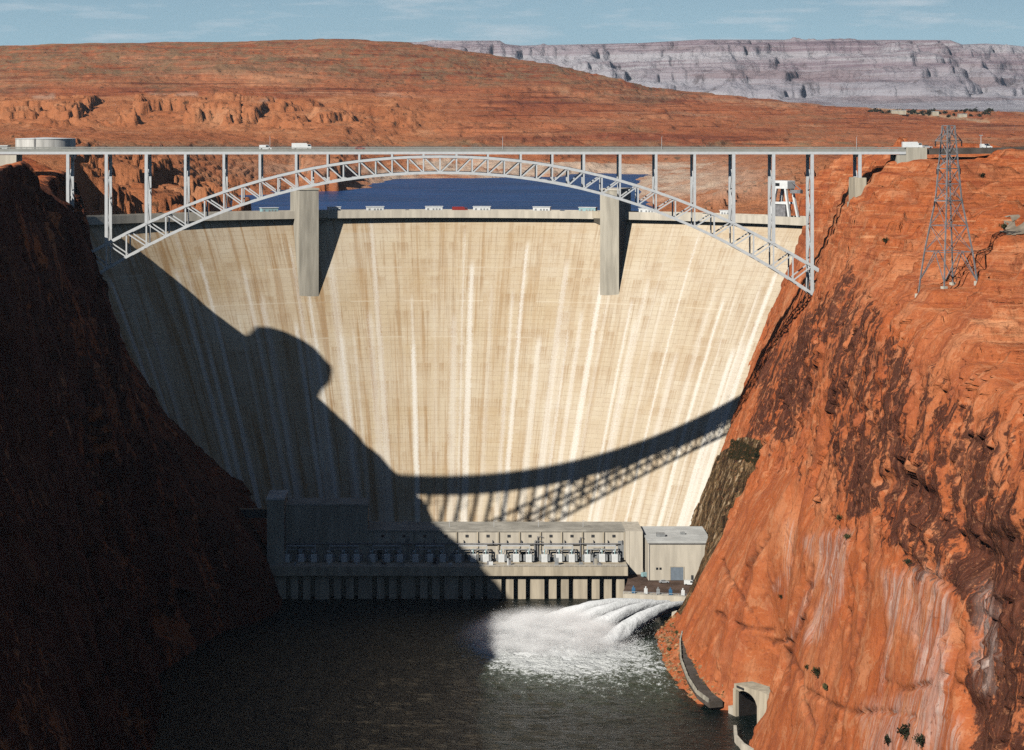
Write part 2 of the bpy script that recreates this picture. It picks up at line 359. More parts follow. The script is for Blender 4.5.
    c = k.mix(k.math('MULTIPLY', k.smooth(sp, 0.44, 0.32), 0.50), c, (0.74, 0.66, 0.53))
    k.color(c)
    k.normal(k.bump(k.noise(k.scale(u, (1, 1, 1)), 0.8, 5, 0.6), 0.25, 0.3))
    return k.m
DAMC = make_dam_concrete()

CONC = plain('concrete', (0.52, 0.45, 0.34), 0.9, 0.15, 0.16, 0.35, streak=True)
CONC_GREY = plain('grey_concrete', (0.46, 0.42, 0.34), 0.9, 0.15, 0.18, 0.25, streak=True)
CONC_PALE = plain('pale_concrete', (0.60, 0.54, 0.44), 0.9, 0.15, 0.12, 0.3, streak=True)
ROOFW = plain('white_roofing', (0.60, 0.60, 0.57), 0.8, 0.2, 0.14, 0.10)
ROOFG = plain('gravel_roofing', (0.43, 0.40, 0.34), 0.95, 0.1, 0.18, 0.12)
STEEL = plain('galvanised_steel_paint', (0.56, 0.57, 0.57), 0.5, 0.3, 0.05, 0.8)
RAIL = plain('dull_railing_paint', (0.30, 0.30, 0.27), 0.6, 0.3, 0.08, 0.5)
STEELD = plain('weathered_steel', (0.24, 0.235, 0.24), 0.6, 0.4, 0.2, 0.5)
WHITE = plain('white_paint', (0.78, 0.79, 0.77), 0.4, 0.4, 0.06, 0.6)
TEAL = plain('pale_teal_paint', (0.36, 0.56, 0.57), 0.5, 0.4, 0.1, 0.6)
DARKM = plain('dark_metal', (0.045, 0.047, 0.05), 0.5, 0.4, 0.2, 0.8)
GREYM = plain('grey_metal', (0.30, 0.31, 0.31), 0.5, 0.4, 0.15, 0.8)
DOORM = plain('grey_blue_shutter', (0.20, 0.24, 0.28), 0.5, 0.4, 0.08, 0.8)
REDP = plain('red_paint', (0.30, 0.03, 0.025), 0.35, 0.5, 0.08, 0.6)
BLUEP = plain('blue_paint', (0.05, 0.16, 0.30), 0.35, 0.5, 0.08, 0.6)
SILVER = plain('silver_paint', (0.45, 0.46, 0.47), 0.35, 0.5, 0.08, 0.6)
GLASSD = plain('tinted_glass', (0.02, 0.025, 0.03), 0.08, 0.6, 0.1, 0.6)
RUBBER = plain('rubber', (0.02, 0.02, 0.02), 0.85, 0.1, 0.1, 2)
ASPH = plain('worn_asphalt', (0.115, 0.095, 0.08), 0.95, 0.1, 0.22, 0.15)
YARD = plain('brown_yard_paving', (0.135, 0.090, 0.068), 0.95, 0.1, 0.25, 0.12)
TANKM = plain('weathered_white_tank_paint', (0.62, 0.60, 0.55), 0.6, 0.3, 0.2, 0.25, streak=True)
PAINT_Y = plain('road_line_paint', (0.60, 0.42, 0.06), 0.8, 0.2, 0.1, 1.0)
GRAVEL = plain('grey_gravel', (0.27, 0.22, 0.165), 0.95, 0.1, 0.2, 0.15)
INK = plain('tunnel_shade', (0.030, 0.025, 0.022), 0.95, 0.1, 0.2, 0.3)  # near-black colour standing in for the darkness inside the openings
LEAF = plain('desert_shrub_leaf', (0.085, 0.085, 0.035), 0.8, 0.15, 0.35, 0.7)
LEAFD = plain('dark_tree_leaf', (0.045, 0.052, 0.028), 0.8, 0.15, 0.3, 0.4)
TWIG = plain('grey_twig', (0.16, 0.11, 0.075), 0.9, 0.1, 0.2, 1.0)

# ---------------------------------------------------------------- dam surface
R0, R1, PP, OFF, PQ, D0 = 235.0, 84.0, 0.86, 60.0, 1.05, 1266.0
def dam_pt(th, z, out=0.0):
    v = np.clip((175.0 - z) / 175.0, 0, 1.1)
    r = R0 - R1 * v ** PP; yc = D0 - OFF * v ** PQ - r
    r = r - out
    return r * np.sin(th), yc + r * np.cos(th), z + 0 * th
YC0 = D0 - R0
def crest_pt(th, off, z):          # off: metres downstream of the crest line (negative = upstream)
    r = R0 - off
    return (r * math.sin(th), YC0 + r * math.cos(th), z)

# ---------------------------------------------------------------- canyon walls
def wall_surface(stations, Ys, W):
    """stations: {Y: [(X, z) * K]} -> array [Y, W, 3] along smooth profiles"""
    ky = sorted(stations); K = len(stations[ky[0]])
    A = np.array([stations[y] for y in ky], float)                  # [S, K, 2]
    # smooth interpolation along Y (monotone cubic in both X and z)
    def pchip(x, y, q):
        h = np.diff(x)[:, None]; d = np.diff(y, axis=0) / h
        m = np.zeros_like(y); m[1:-1] = np.where(d[:-1] * d[1:] > 0, 2 * d[:-1] * d[1:] / (d[:-1] + d[1:] + 1e-12), 0); m[0] = d[0]; m[-1] = d[-1]
        i = np.clip(np.searchsorted(x, q) - 1, 0, len(x) - 2); hh = (x[i+1] - x[i]); t = ((q - x[i]) / hh)[:, None]; hh = hh[:, None]
        return y[i] * (2*t**3 - 3*t**2 + 1) + hh * m[i] * (t**3 - 2*t**2 + t) + y[i+1] * (-2*t**3 + 3*t**2) + hh * m[i+1] * (t**3 - t**2)
    B = pchip(np.array(ky, float), A.reshape(len(ky), -1), Ys).reshape(len(Ys), K, 2)
    kt = np.linspace(0, 1, K)
    out = np.zeros((len(Ys), len(W), 2))
    for c in range(2):
        out[:, :, c] = pchip(kt, B[:, :, c].T.copy(), W).T
    return np.concatenate([out[:, :, :1], np.broadcast_to(Ys[:, None, None], (len(Ys), len(W), 1)), out[:, :, 1:]], -1)
def normals(P):
    du = np.gradient(P, axis=0); dv = np.gradient(P, axis=1)
    n = np.cross(du, dv); return n / (np.linalg.norm(n, axis=-1, keepdims=True) + 1e-9)
def inpoly(px, py, poly):
    r = np.zeros(px.shape, bool); n = len(poly)
    for i in range(n):
        x0, y0 = poly[i]; x1, y1 = poly[(i + 1) % n]
        if y0 == y1: continue
        c = ((y0 > py) != (y1 > py)) & (px < (x1 - x0) * (py - y0) / (y1 - y0) + x0)
        r ^= c
    return r
def soft(px, py, polys, amp=14, s=0):
    """0..1 mask of irregular outline over the wall patches given as seen from the overlook"""
    jx = amp * fbm(px / 40, py / 40, 0, 4, s); jy = amp * fbm(px / 40, py / 40, 7.7, 4, s + 5)
    m = np.zeros(px.shape)
    for p in polys: m = np.maximum(m, inpoly(px + jx, py + jy, p).astype(float))
    return m
def blur(a, n=1):
    for _ in range(n):
        b = np.pad(a, 1, mode='edge')
        a = (b[1:-1,1:-1] * 4 + b[:-2,1:-1] * 2 + b[2:,1:-1] * 2 + b[1:-1,:-2] * 2 + b[1:-1,2:] * 2 + b[:-2,:-2] + b[2:,2:] + b[:-2,2:] + b[2:,:-2]) / 16
    return a

RS = {  # right wall: toe under water, water line, bank, then up the face to the rim and the bench behind
 380: [(112,-8),(118,0),(122,4),(132,40),(142,75),(150,110),(160,135),(205,146),(340,158),(900,190)],
 520: [(110,-8),(115,0),(118,4),(129,40),(138,75),(144,112),(153,142),(200,152),(340,166),(900,196)],
 600: [(108,-8),(112,0),(115,4),(127,40),(136,75),(142,115),(151,150),(198,160),(340,174),(900,200)],
 680: [(106,-8),(110,0),(112,4),(122,38),(132,78),(138,118),(148,158),(188,170),(330,184),(900,206)],
 740: [(105,-8),(109,0),(111,4),(120,35),(129,75),(136,115),(147,161),(180,176),(320,192),(900,210)],
 800: [(106,-8),(110,0),(112,4),(122,34),(130,72),(138,110),(149,157),(182,184),(320,198),(900,212)],
 822: [(107,-8),(112,0),(114,4),(125,32),(130,68),(138,106),(150,155),(182,186),(320,199),(900,212)],
 836: [(110,-8),(115,0),(117,4),(128,30),(131,66),(138,104),(150,154),(182,187),(320,200),(900,212)],
 846: [(128,-8),(134,0),(134,4),(134,26),(134,64),(140,102),(151,153),(182,188),(320,201),(900,213)],
 860: [(126,-8),(132,0),(132,4),(131,26),(128,62),(139,100),(152,152),(181,190),(320,203),(900,213)],
 869: [(124,-8),(130,0),(130,4),(127,28),(126,62),(139,99),(152,152),(180,191),(320,204),(900,213)],
 876: [(99,-8),(104,0),(109,5),(114,28),(124,62),(139,99),(152,152),(180,191),(320,204),(900,213)],
 900: [(92,-8),(97,0),(105,5.5),(113,29),(124,60),(140,95),(154,152),(178,193),(320,206),(900,213)],
 950: [(88,-8),(93,0),(102,7),(113,30),(126,58),(143,92),(156,150),(178,196),(300,208),(900,214)],
 1000:[(90,-8),(95,0),(104,8),(116,32),(130,60),(143,95),(163,148),(184,196),(213,212),(900,215)],
 1040:[(103,-8),(107,0),(115,9.5),(119,22),(131,60),(145,95),(168,150),(186,193),(213,211),(900,215)],
 1075:[(108,-8),(112,0),(123,9.5),(126,20),(136,60),(149,97),(172,150),(188,188),(217,209),(900,215)],
 1120:[(106,-8),(112,0),(125,12),(130,28),(141,60),(154,100),(175,150),(190,180),(224,206),(900,214)],
 1160:[(106,-8),(112,0),(123,14),(131,32),(144,62),(160,105),(178,150),(191,177),(228,204),(900,213)],
 1200:[(106,-8),(112,0),(124,16),(134,36),(150,66),(166,110),(183,152),(194,176),(232,203),(900,212)],
 1270:[(140,-8),(146,0),(152,16),(160,36),(172,66),(184,110),(192,152),(200,177),(240,202),(900,211)],
 1360:[(150,-8),(156,0),(160,16),(166,36),(174,66),(186,110),(196,150),(208,176),(255,200),(900,208)],
}
Ys = np.concatenate([np.arange(380, 560, 2.0), np.arange(560, 1215, 1.0), np.arange(1215, 1361, 2.5)])
W = np.concatenate([np.linspace(0, 0.66, 250, endpoint=False), np.linspace(0.66, 0.8, 70, endpoint=False), np.linspace(0.8, 1.0, 60) ])
P = wall_surface(RS, Ys, W)
def project(P): return CX + F * P[..., 0] / P[..., 1], HY + F * (EYE - P[..., 2]) / P[..., 1]
wv = np.broadcast_to(W[None, :], P.shape[:2])
topm = sstep(0.64, 0.74, wv + 0.02 * vn(P[...,1] / 25, P[...,2] / 25, 0, 91))                                  # 0 on the face, 1 on the bench
bank = 1 - sstep(0.14, 0.30, wv)
X, Y, Z = P[..., 0].copy(), P[..., 1], P[..., 2].copy()
face = (1 - topm) * sstep(0.10, 0.30, wv)
px, py = project(P)
calm = blur(soft(px, py, [[(700,560),(760,470),(800,470),(830,540),(870,545),(905,575),(962,600),(966,800),(660,800),(680,640)]], 14, 60), 8)   # the big smooth exfoliation slabs
tilt = Y + 0.32 * Z
jy, jz = Y + 3.0 * fbm(Y / 18, Z / 18, 0, 3, 31), Z + 4.0 * fbm(Y / 18, Z / 18, 5, 3, 32)
slab = vn(tilt / 44, Z / 90, 0, 3) * (2.0 - 0.9 * calm) + (1 - 0.8 * calm) * (facets(jy + 0.1 * jz, jz, 26, 60, 11, 0.5) * 1.9 + facets(jy - 0.1 * jz, jz, 9, 18, 21, 0.7) * 1.1 + facets(jy, jz, 3.6, 5.2, 31, 0.9) * 0.75 + fbm(Y / 4, Z / 5, X / 5, 3, 29) * 0.28)
slab += calm * (facets(jy + 0.5 * jz, jz - 0.2 * jy, 34, 95, 41, 0.5) * 1.3 + facets(jy + 0.4 * jz, jz, 13, 40, 43, 0.6) * 0.4 + fbm(Y / 9, Z / 16, 0, 4, 10) * 0.35)
crk = np.maximum(0, ridged(tilt / 38 + 0.25 * fbm(Z / 40, Y / 40), Z / 160, 0, 3, 21) - 1.2) * 4.5
work = sstep(985, 1035, Y)                                              # the blasted, worked part of the wall by the dam
dx = face * (slab * (1 - 0.55 * work) + crk * (1 - 0.7 * work))
arch_keep = np.maximum(np.exp(-((Y - 1000) / 14) ** 2 - ((Z - 150) / 16) ** 2), np.exp(-((Y - 856) / 20) ** 4 - ((Z - 6) / 20) ** 4))
dx = dx * (1 - arch_keep)
dx = dx * (1 - calm) + (blur(dx, 3) + facets(jy + 0.3 * jz, jz, 6, 14, 47, 0.7) * 0.35) * calm
P[..., 0] += dx
# a great slab standing out of the lower face, with an alcove above it
px, py = project(P)
bulge = blur(soft(px, py, [[(760,640),(800,520),(862,540),(905,568),(962,590),(966,760),(760,760)]], 8, 61), 6)
alc = blur(soft(px, py, [[(868,470),(905,500),(950,545),(985,600),(985,560),(955,505),(905,470)]], 6, 62), 4)
P[..., 0] += -1.4 * bulge * face + 2.4 * alc * face
low = blur(soft(px, py, [[(968,540),(1060,520),(1060,800),(968,800)]], 4, 63), 3)
P[..., 0] += 2.5 * low * face
# bench: low domes and ledges of slickrock
dome = fbm(P[..., 0] / 45, Y / 38, 0, 5, 41) * 5.0 + ridged(P[..., 0] / 60, Y / 18, 0, 4, 47) * 2.2 + facets(P[..., 0] + 4 * fbm(P[..., 0] / 20, Y / 20, 0, 3, 44), Y + 4 * fbm(P[..., 0] / 20, Y / 20, 4, 3, 45), 24, 22, 48, 0.9) * 2.0 + facets(P[..., 0], Y, 9, 8, 49, 0.9) * 0.8
dome = dome * topm * (1 - np.exp(-((Y - 1000) / 16) ** 2)) * (1 - 0.4 * sstep(400, 800, P[..., 0]))
zz = P[..., 2] + dome
P[..., 2] = np.where(topm > 0, zz * (1 - topm) + topm * (terrace(zz + 2.0 * fbm(P[...,0] / 30, Y / 30, 0, 3, 55), 5.2, 0.7)), P[..., 2])
P[..., 2] += topm * fbm(P[...,0] / 6, Y / 6, 0, 3, 58) * 0.5
P[..., 0] += bank * sstep(0.02, 0.1, wv) * (fbm(Y / 9, P[...,2] / 3, 0, 3, 71) * 0.8)
P[..., 2] += bank * sstep(0.05, 0.1, wv) * fbm(Y / 4, P[...,0] / 4, 0, 3, 72) * 0.7
px, py = project(P)
def line_mask(pts, w):
    m = np.zeros(px.shape)
    for (x0, y0), (x1, y1) in zip(pts[:-1], pts[1:]):
        t_ = np.clip(((px - x0) * (x1 - x0) + (py - y0) * (y1 - y0)) / ((x1 - x0) ** 2 + (y1 - y0) ** 2), 0, 1)
        m = np.maximum(m, 1 - sstep(w * .25, w, np.hypot(px - x0 - t_ * (x1 - x0), py - y0 - t_ * (y1 - y0)) + 1.6 * fbm(px / 9, py / 9, 0, 4, 96)))
    return m
joint = np.zeros(px.shape)
for ln_ in ([(722,562),(730,581),(750,612),(771,644),(787,641)], [(716,614),(742,627),(772,631)], [(805,690),(830,704),(852,713),(880,712),(913,716)], [(890,540),(920,569),(961,593)],
            [(817,749),(826,732),(835,718)], [(812,566),(806,610),(790,650),(786,690)], [(866,552),(862,620),(846,690),(838,740)], [(740,590),(752,560),(770,536)], [(880,680),(905,690),(930,684)], [(783,646),(800,672),(803,700),(812,726)], [(846,560),(852,590),(848,640)]):
    joint = np.maximum(joint, line_mask(ln_, 2.6))
vj = np.maximum(0, 1 - np.abs(vn((Y + 2.5 * fbm(Y / 30, Z / 30, 0, 3, 97) + 0.12 * Z) / 13, Z / 140, 3, 98)) / 0.05) * sstep(-0.1, 0.25, vn(Y / 30, Z / 40, 9, 99)) * (1 - 0.85 * calm)
joint = np.maximum(joint, 0.9 * vj)
joint *= face * (Y < 985)
P[..., 0] += 1.3 * joint
px, py = project(P)
varn_p = [[(822,292),(850,262),(868,300),(905,345),(925,420),(900,470),(872,520),(842,520),(838,420),(826,350)],
          [(756,380),(790,330),(800,300),(820,340),(818,400),(790,430),(742,440)],
          [(905,400),(960,395),(1005,470),(1040,520),(1040,640),(985,600),(940,560),(900,500)],
          [(880,480),(912,500),(950,560),(962,600),(930,585),(896,545)],
          [(970,520),(1060,500),(1060,800),(968,800)],
          [(800,300),(845,300),(845,330),(812,350)]]
varn = 0.56 * blur(soft(px, py, varn_p[:4] + [varn_p[5]], 10, 81), 3)
varn = np.maximum(varn, 0.70 * blur(soft(px, py, [varn_p[4], [(900,470),(940,470),(985,560),(1030,560),(1030,640),(985,620),(930,560)]], 8, 82), 3))
varn2 = 0.22 * blur(soft(px, py, [[(748,310),(905,310),(1060,480),(1060,640),(860,545),(770,470)]], 12, 83), 4)
varn = np.maximum(varn, varn2)
white = blur(soft(px, py, [[(884,572),(938,566),(952,610),(944,740),(918,748),(912,640),(888,620)]], 4, 85), 3)
white = np.maximum(white, 0.9 * blur(soft(px, py, [[(800,540),(850,530),(852,560),(824,640),(806,640),(826,580)]], 4, 86), 2))
white = np.maximum(white, 0.9 * blur(soft(px, py, [[(862,700),(935,690),(960,720),(960,760),(862,760)],[(784,520),(794,520),(792,570),(784,600)],[(978,580),(992,580),(990,690),(976,690)]], 4, 87), 2))
def pale_line(pts, w):
    m = np.zeros(px.shape)
    for (x0, y0), (x1, y1) in zip(pts[:-1], pts[1:]):
        t_ = np.clip(((px - x0) * (x1 - x0) + (py - y0) * (y1 - y0)) / ((x1 - x0) ** 2 + (y1 - y0) ** 2), 0, 1)
        m = np.maximum(m, 1 - sstep(w * .3, w, np.hypot(px - x0 - t_ * (x1 - x0), py - y0 - t_ * (y1 - y0)) + 1.2 * fbm(px / 6, py / 9, 0, 3, 95)))
    return m
for ln_ in ([(847,534),(836,580),(818,625)], [(836,544),(806,600),(790,640)], [(790,520),(787,560),(776,590)], [(905,575),(890,640),(880,690)]): white = np.maximum(white, 0.75 * pale_line(ln_, 4))
olive = blur(soft(px, py, [[(700,470),(738,436),(800,452),(800,490),(775,528),(750,560),(722,600),(700,640),(660,600),(680,500)]], 5, 88), 2)
moss = blur(soft(px, py, [[(728,438),(742,440),(786,456),(786,472),(728,458)],[(742,500),(766,496),(766,520),(742,522)]], 3, 89), 2)
olive = olive * (Y > 985); moss = moss * (Y > 985)
bankcol = bank
grid_obj('right_canyon_wall', P, ROCK, {'bed': np.clip(topm + 0.25 * bank, 0, 1), 'varn': varn * 1.25 - 0.40 * topm - 0.25 * calm * (1 - low), 'white': white, 'olive': olive, 'moss': moss, 'calm': calm, 'joint': joint}, smooth=False)
RW = P
def right_ground(x, y):
    i = int(np.argmin(np.abs(Ys - y))); row = RW[i]; j0 = int(0.62 * len(W))
    j = j0 + int(np.argmin(np.abs(row[j0:, 0] - x))); return float(row[j, 2])

LS = {  # left wall, in its own shade
 300: [(-112,-8),(-118,0),(-124,25),(-132,60),(-145,120),(-155,170),(-166,203),(-196,208),(-320,214),(-900,222)],
 500: [(-110,-8),(-115,0),(-120,25),(-128,60),(-142,120),(-154,170),(-165,203),(-196,208),(-320,214),(-900,222)],
 660: [(-106,-8),(-111,0),(-116,25),(-125,60),(-142,120),(-163.1,192),(-169,205),(-195,202),(-320,209),(-900,222)],
 750: [(-102,-8),(-107,0),(-112,25),(-120,60),(-138,120),(-153.8,192),(-160,208),(-186,205),(-320,209),(-900,222)],
 830: [(-100,-8),(-104,0),(-112,25),(-121,60),(-133,120),(-147.5,192),(-154,209.5),(-180,206.5),(-320,209),(-900,222)],
 907: [(-110,-8),(-117,0),(-120,25),(-128,60),(-142,120),(-158.5,192),(-165,209),(-191,206),(-320,209),(-900,222)],
 965: [(-100,-8),(-107,0),(-114,25),(-124,60),(-138,120),(-153,172),(-170,196),(-197,203.5),(-320,209),(-900,222)],
 994: [(-92,-8),(-100,0),(-108,25),(-120,60),(-139,120),(-158,177),(-170,200),(-197,202),(-320,210),(-900,222)],
 1014: [(-84,-8),(-92,0),(-100,25),(-116,60),(-146,120),(-165,188),(-170,202),(-190,203.5),(-320,210),(-900,222)],
 1030: [(-74,-8),(-82,0),(-91,25),(-111,60),(-147,120),(-172,188),(-171,201),(-190,202.5),(-320,210),(-900,222)],
 1060: [(-66,-8),(-74,0),(-85,25),(-110,60),(-149,120),(-176,188),(-174,201),(-194,202.5),(-320,210),(-900,222)],
 1100: [(-68,-8),(-76,0),(-87,25),(-117,60),(-158,120),(-182,188),(-180,199),(-197,200.5),(-320,210),(-900,222)],
 1130: [(-70,-8),(-78,0),(-90,25),(-122,60),(-165,120),(-180,165),(-183,188),(-198,205),(-320,214),(-900,222)],
 1175: [(-72,-8),(-80,0),(-95,25),(-128,60),(-168,112),(-183,146),(-187,166),(-202,188),(-320,210),(-900,220)],
 1220: [(-75,-8),(-85,0),(-100,25),(-131,60),(-168,112),(-184,150),(-190,172),(-206,182),(-320,206),(-900,218)],
 1320: [(-95,-8),(-105,0),(-120,25),(-150,60),(-180,112),(-196,150),(-204,170),(-220,180),(-320,200),(-900,212)],
}
YL = np.concatenate([np.arange(300, 640, 3.0), np.arange(640, 1200, 1.5), np.arange(1200, 1321, 3.0)])
WL = np.concatenate([np.linspace(0, 0.66, 190, endpoint=False), np.linspace(0.66, 1.0, 60)])
P = wall_surface(LS, YL, WL)
wv = np.broadcast_to(WL[None, :], P.shape[:2]); Y, Z = P[..., 1], P[..., 2].copy()
topm = sstep(0.66, 0.72, wv); face = (1 - sstep(0.60, 0.68, wv)) * sstep(0.08, 0.2, wv)
jy, jz = Y + 3.0 * fbm(Y / 18, Z / 18, 0, 3, 131), Z + 4.0 * fbm(Y / 18, Z / 18, 5, 3, 132)
d = vn(Y / 34, Z / 85, 0, 103) * 3.0 + (facets(jy - 0.25 * jz, jz, 30, 55, 111, 0.8) * 3.4 + facets(jy - 0.2 * jz, jz, 11, 20, 121, 0.8) * 1.6) * (1 - 0.65 * sstep(1020, 1060, Y)) + facets(jy, jz, 4.5, 7, 131, 0.8) * 0.6
d += np.maximum(0, ridged(Y / 42, Z / 170, 0, 3, 121) - 1.1) * -5
P[..., 0] += face * d
P[..., 2] += topm * (fbm(P[..., 0] / 40, Y / 40, 0, 4, 141) * 2.0 - 0.5) * sstep(0.7, 0.85, wv) + (1 - face) * sstep(0.6, 0.66, wv) * fbm(P[..., 0] / 9, Y / 9, 0, 4, 143) * 0.9
zer = np.zeros(P.shape[:2])
grid_obj('left_canyon_wall', P, ROCK, {'bed': topm, 'varn': 0.95 - 1.1 * topm + 0.4 * fbm(Y / 40, Z / 50, 0, 3, 161), 'white': zer, 'olive': zer, 'moss': zer, 'calm': zer}, flip=True, smooth=False)  # left face coloured near black to deepen its shade, beyond real varnish
LW = P
def left_ground(x, y):
    i = int(np.argmin(np.abs(YL - y))); row = LW[i]; j0 = int(0.7 * len(WL))
    j = j0 + int(np.argmin(np.abs(row[j0:, 0] - x))); return float(row[j, 2])
# unseen rock knob, added and shaped to cast the round shadow on the dam
th = np.linspace(0, 2 * np.pi, 65)[None, :]; t = np.linspace(0, 1, 40)[:, None]
prof = np.interp(t, [0, 0.25, 0.55, 0.72, 0.85, 0.94, 1.0], [16, 13.5, 13.0, 14.5, 13.5, 8.5, 0.0])
hz = 200 + 61 * np.interp(t, [0, 0.72, 0.85, 0.94, 1.0], [0, 0.80, 0.93, 0.985, 1.0])
rr = prof * (1 + 0.10 * fbm(np.cos(th) * 1.4, np.sin(th) * 1.4, hz / 14, 4, 151))
K = np.stack([-217 + rr * np.cos(th), 1041 + rr * np.sin(th), hz + 0 * th], -1)
z0 = np.zeros(K.shape[:2])
grid_obj('shadow_butte', K, ROCK, {'bed': z0 + 0.6, 'varn': z0, 'white': z0, 'olive': z0, 'moss': z0})

# ---------------------------------------------------------------- desert upstream, polar round the overlook
xs = np.concatenate([np.linspace(-420, -40, 60, endpoint=False), np.linspace(-40, 1064, 900, endpoint=False), np.linspace(1064, 1500, 70)])
rk = np.array([1290, 1420, 1600, 1850, 2150, 2500, 2900, 3300, 3600, 3720, 4200, 5000, 6000, 7000.])
LAKE = 150.0
def ylake(r): return HY + (EYE - LAKE) * F / r
colx = np.array([-420, -100, 20, 74, 92, 115, 180, 240, 290, 340, 400, 470, 560, 620, 650, 700, 760, 830, 900, 960, 1030, 1500.])
under = 9
#            1290 1420 1600 1850 2150 2500 2900 3300 3600 3720 4200 5000 6000 7000   image row of the ground at each distance
T = {
 -420: [152, 150, 149, 147, 144, 140, 134, 128, 123.5, 118, 101, 74, 52, 46],
 -100: [156, 152, 150, 147, 144, 140, 134, 128, 123.5, 118, 101, 74, 52, 46],
 20: [170, 151, 149.5, 147.5, 144, 140, 134, 128, 123.5, 118, 100, 72, 50, 45],
 74: [176, 152, 150, 148, 146, 141, 134, 128, 123.5, 118, 99, 70, 49, 42.5],
 92: [224, 190, 176, 162, 150, 141, 134, 128, 123.5, 118, 99, 70, 49, 42.5],
 115: [224, 204, 190, 170, 155, 144, 135, 129, 123.5, 118, 98, 70, 48, 42],
 180: [240, 220, 204, 186, 164, 147, 137, 130, 123.5, 118, 97, 68, 47, 41.5],
 240: [264, 248, 236, 222, 206, 167, 146, 132, 123.5, 118, 98, 68, 47, 41],
 290: [264, 248, 236, 219, 208, 188, 158, 135, 123.5, 118, 100, 69, 46, 39],
 340: [264, 248, 236, 219, 208, 186, 156, 136, 123.5, 118, 101, 70, 45, 38],
 400: [264, 248, 236, 219, 208, 197, 180.5, 150, 132, 126.5, 106, 75, 48, 41],
 470: [264, 248, 236, 219, 208, 198, 183, 152, 136, 126, 108, 80, 56, 51],
 560: [264, 248, 236, 219, 208, 198, 184, 153, 139, 130, 112, 86, 70, 65],
 620: [264, 248, 236, 219, 208, 196, 181, 153, 141, 132, 116, 95, 82, 80.5],
 650: [262, 244, 230, 210, 196, 183, 174, 153, 143, 135, 120, 100, 90, 87],
 700: [222, 212, 206, 196, 184, 176, 166, 153, 145, 137, 124, 106, 97, 92],
 760: [220, 210, 202, 188, 174, 164, 156, 150, 145, 138, 127, 110, 101, 98],
 830: [212, 196, 184, 170, 162, 156, 152, 149, 146, 141, 130, 116, 108, 105],
 900: [176, 166, 160, 156, 153, 151, 149, 147, 145, 142, 133, 119, 111, 109],
 960: [166, 160, 157, 154, 151.5, 150, 148, 146, 144, 141, 133, 120, 113, 110.5],
 1030: [164, 159, 156, 153, 151, 149, 147, 145, 143, 140, 133, 121, 114, 112],
 1500: [164, 159, 156, 153, 151, 149, 147, 145, 143, 140, 133, 121, 114, 112],
}
TT = np.array([T[int(c)] for c in colx])
rs = np.concatenate([np.linspace(1290, 2200, 150, endpoint=False), np.linspace(2200, 3500, 150, endpoint=False), np.linspace(3500, 3760, 70, endpoint=False), np.geomspace(3760, 7000, 180), [7600, 9000]])
row = np.array([np.interp(np.minimum(rs, 7000), rk, TT[i]) for i in range(len(colx))])            # [col, r]
YI = np.array([np.interp(xs, colx, row[:, j]) for j in range(len(rs))])                            # [r, x]
for _ in range(6): YI[:, 1:-1] = (YI[:, :-2] + 2 * YI[:, 1:-1] + YI[:, 2:]) / 4
RR, XX = np.meshgrid(rs, xs, indexing='ij')
# wander the distance at which the bands come, so that cliffs have bays and headlands
AZ = (XX - CX) / F
GX, GY = AZ * RR, RR
rw = RR + 210 * fbm(GX / 420, GY / 420, 0, 5, 201) * sstep(2300, 3300, RR) * (1 - sstep(5500, 6800, RR)) + 60 * fbm(GX / 110, GY / 110, 0, 4, 205) * sstep(1350, 1600, RR)
ii = np.clip(np.searchsorted(rs, rw) - 1, 0, len(rs) - 2); tt = np.clip((rw - rs[ii]) / (rs[ii + 1] - rs[ii]), 0, 1)
cj = np.broadcast_to(np.arange(len(xs))[None, :], rw.shape)
YW = YI[ii, cj] * (1 - tt) + YI[ii + 1, cj] * tt
ZT = EYE + (HY - YW) * RR / F
far = sstep(3000, 6000, RR)
land = sstep(LAKE - 1.5, LAKE + 5, ZT)
rough = fbm(GX / 160, GY / 160, 0, 6, 211) * (1.5 + 5 * far) + ridged(GX / 240, GY / 160, 0, 5, 215) * (0.8 + 2.0 * far) * sstep(1500, 2400, RR)
rough *= (1 - 0.85 * sstep(5900, 6900, RR)) * (0.15 + 0.85 * land)
ZT = ZT + rough - 0.8
near = 1 - sstep(1700, 2700, RR)
# blocky slickrock by the reservoir: joint-bounded masses with steep sides
blk_n = fbm(GX / 46, GY / 75, 0, 5, 221)
blocks = (sstep(0.02, 0.10, blk_n) * 7 + sstep(0.30, 0.37, blk_n) * 7 + sstep(-0.30, -0.24, blk_n) * 4 - 4) * near * land * (1 - sstep(345, 420, XX) * (1 - sstep(660, 720, XX)) )
blocks *= np.where(XX > 660, 0.5, 1.0) * sstep(78, 95, XX + 0.02 * (RR - 1290))
ZT = ZT + blocks
for bx, br_, wx_, wr_, hh_ in ((98, 1560, 9, 80, 11), (240, 1760, 11, 100, 20), (322, 2600, 22, 190, 24), (205, 1640, 14, 80, 9), (150, 1850, 20, 110, 10)):
    e_ = np.sqrt(((XX - bx) / wx_) ** 2 + ((RR - br_) / wr_) ** 2) + 0.28 * fbm(GX / 16, GY / 30, 0, 4, 223)
    ZT = ZT + hh_ * (1 - sstep(0.78, 1.02, e_))
h = 4.5 + 6.5 * sstep(2500, 5000, RR)
wav = 5 * fbm(GX / 240, GY / 240, 0, 4, 231) + 1.2 * fbm(GX / 40, GY / 40, 0, 3, 233)
zt = ZT + wav
q = np.floor(zt / h); f = zt / h - q
ter = (q + 0.25 * f + 0.75 * sstep(0.70, 0.96, f)) * h - wav
kterr = (0.85 - 0.25 * far * (1 - sstep(430, 700, XX))) * land
ZT = ZT * (1 - kterr) + ter * kterr
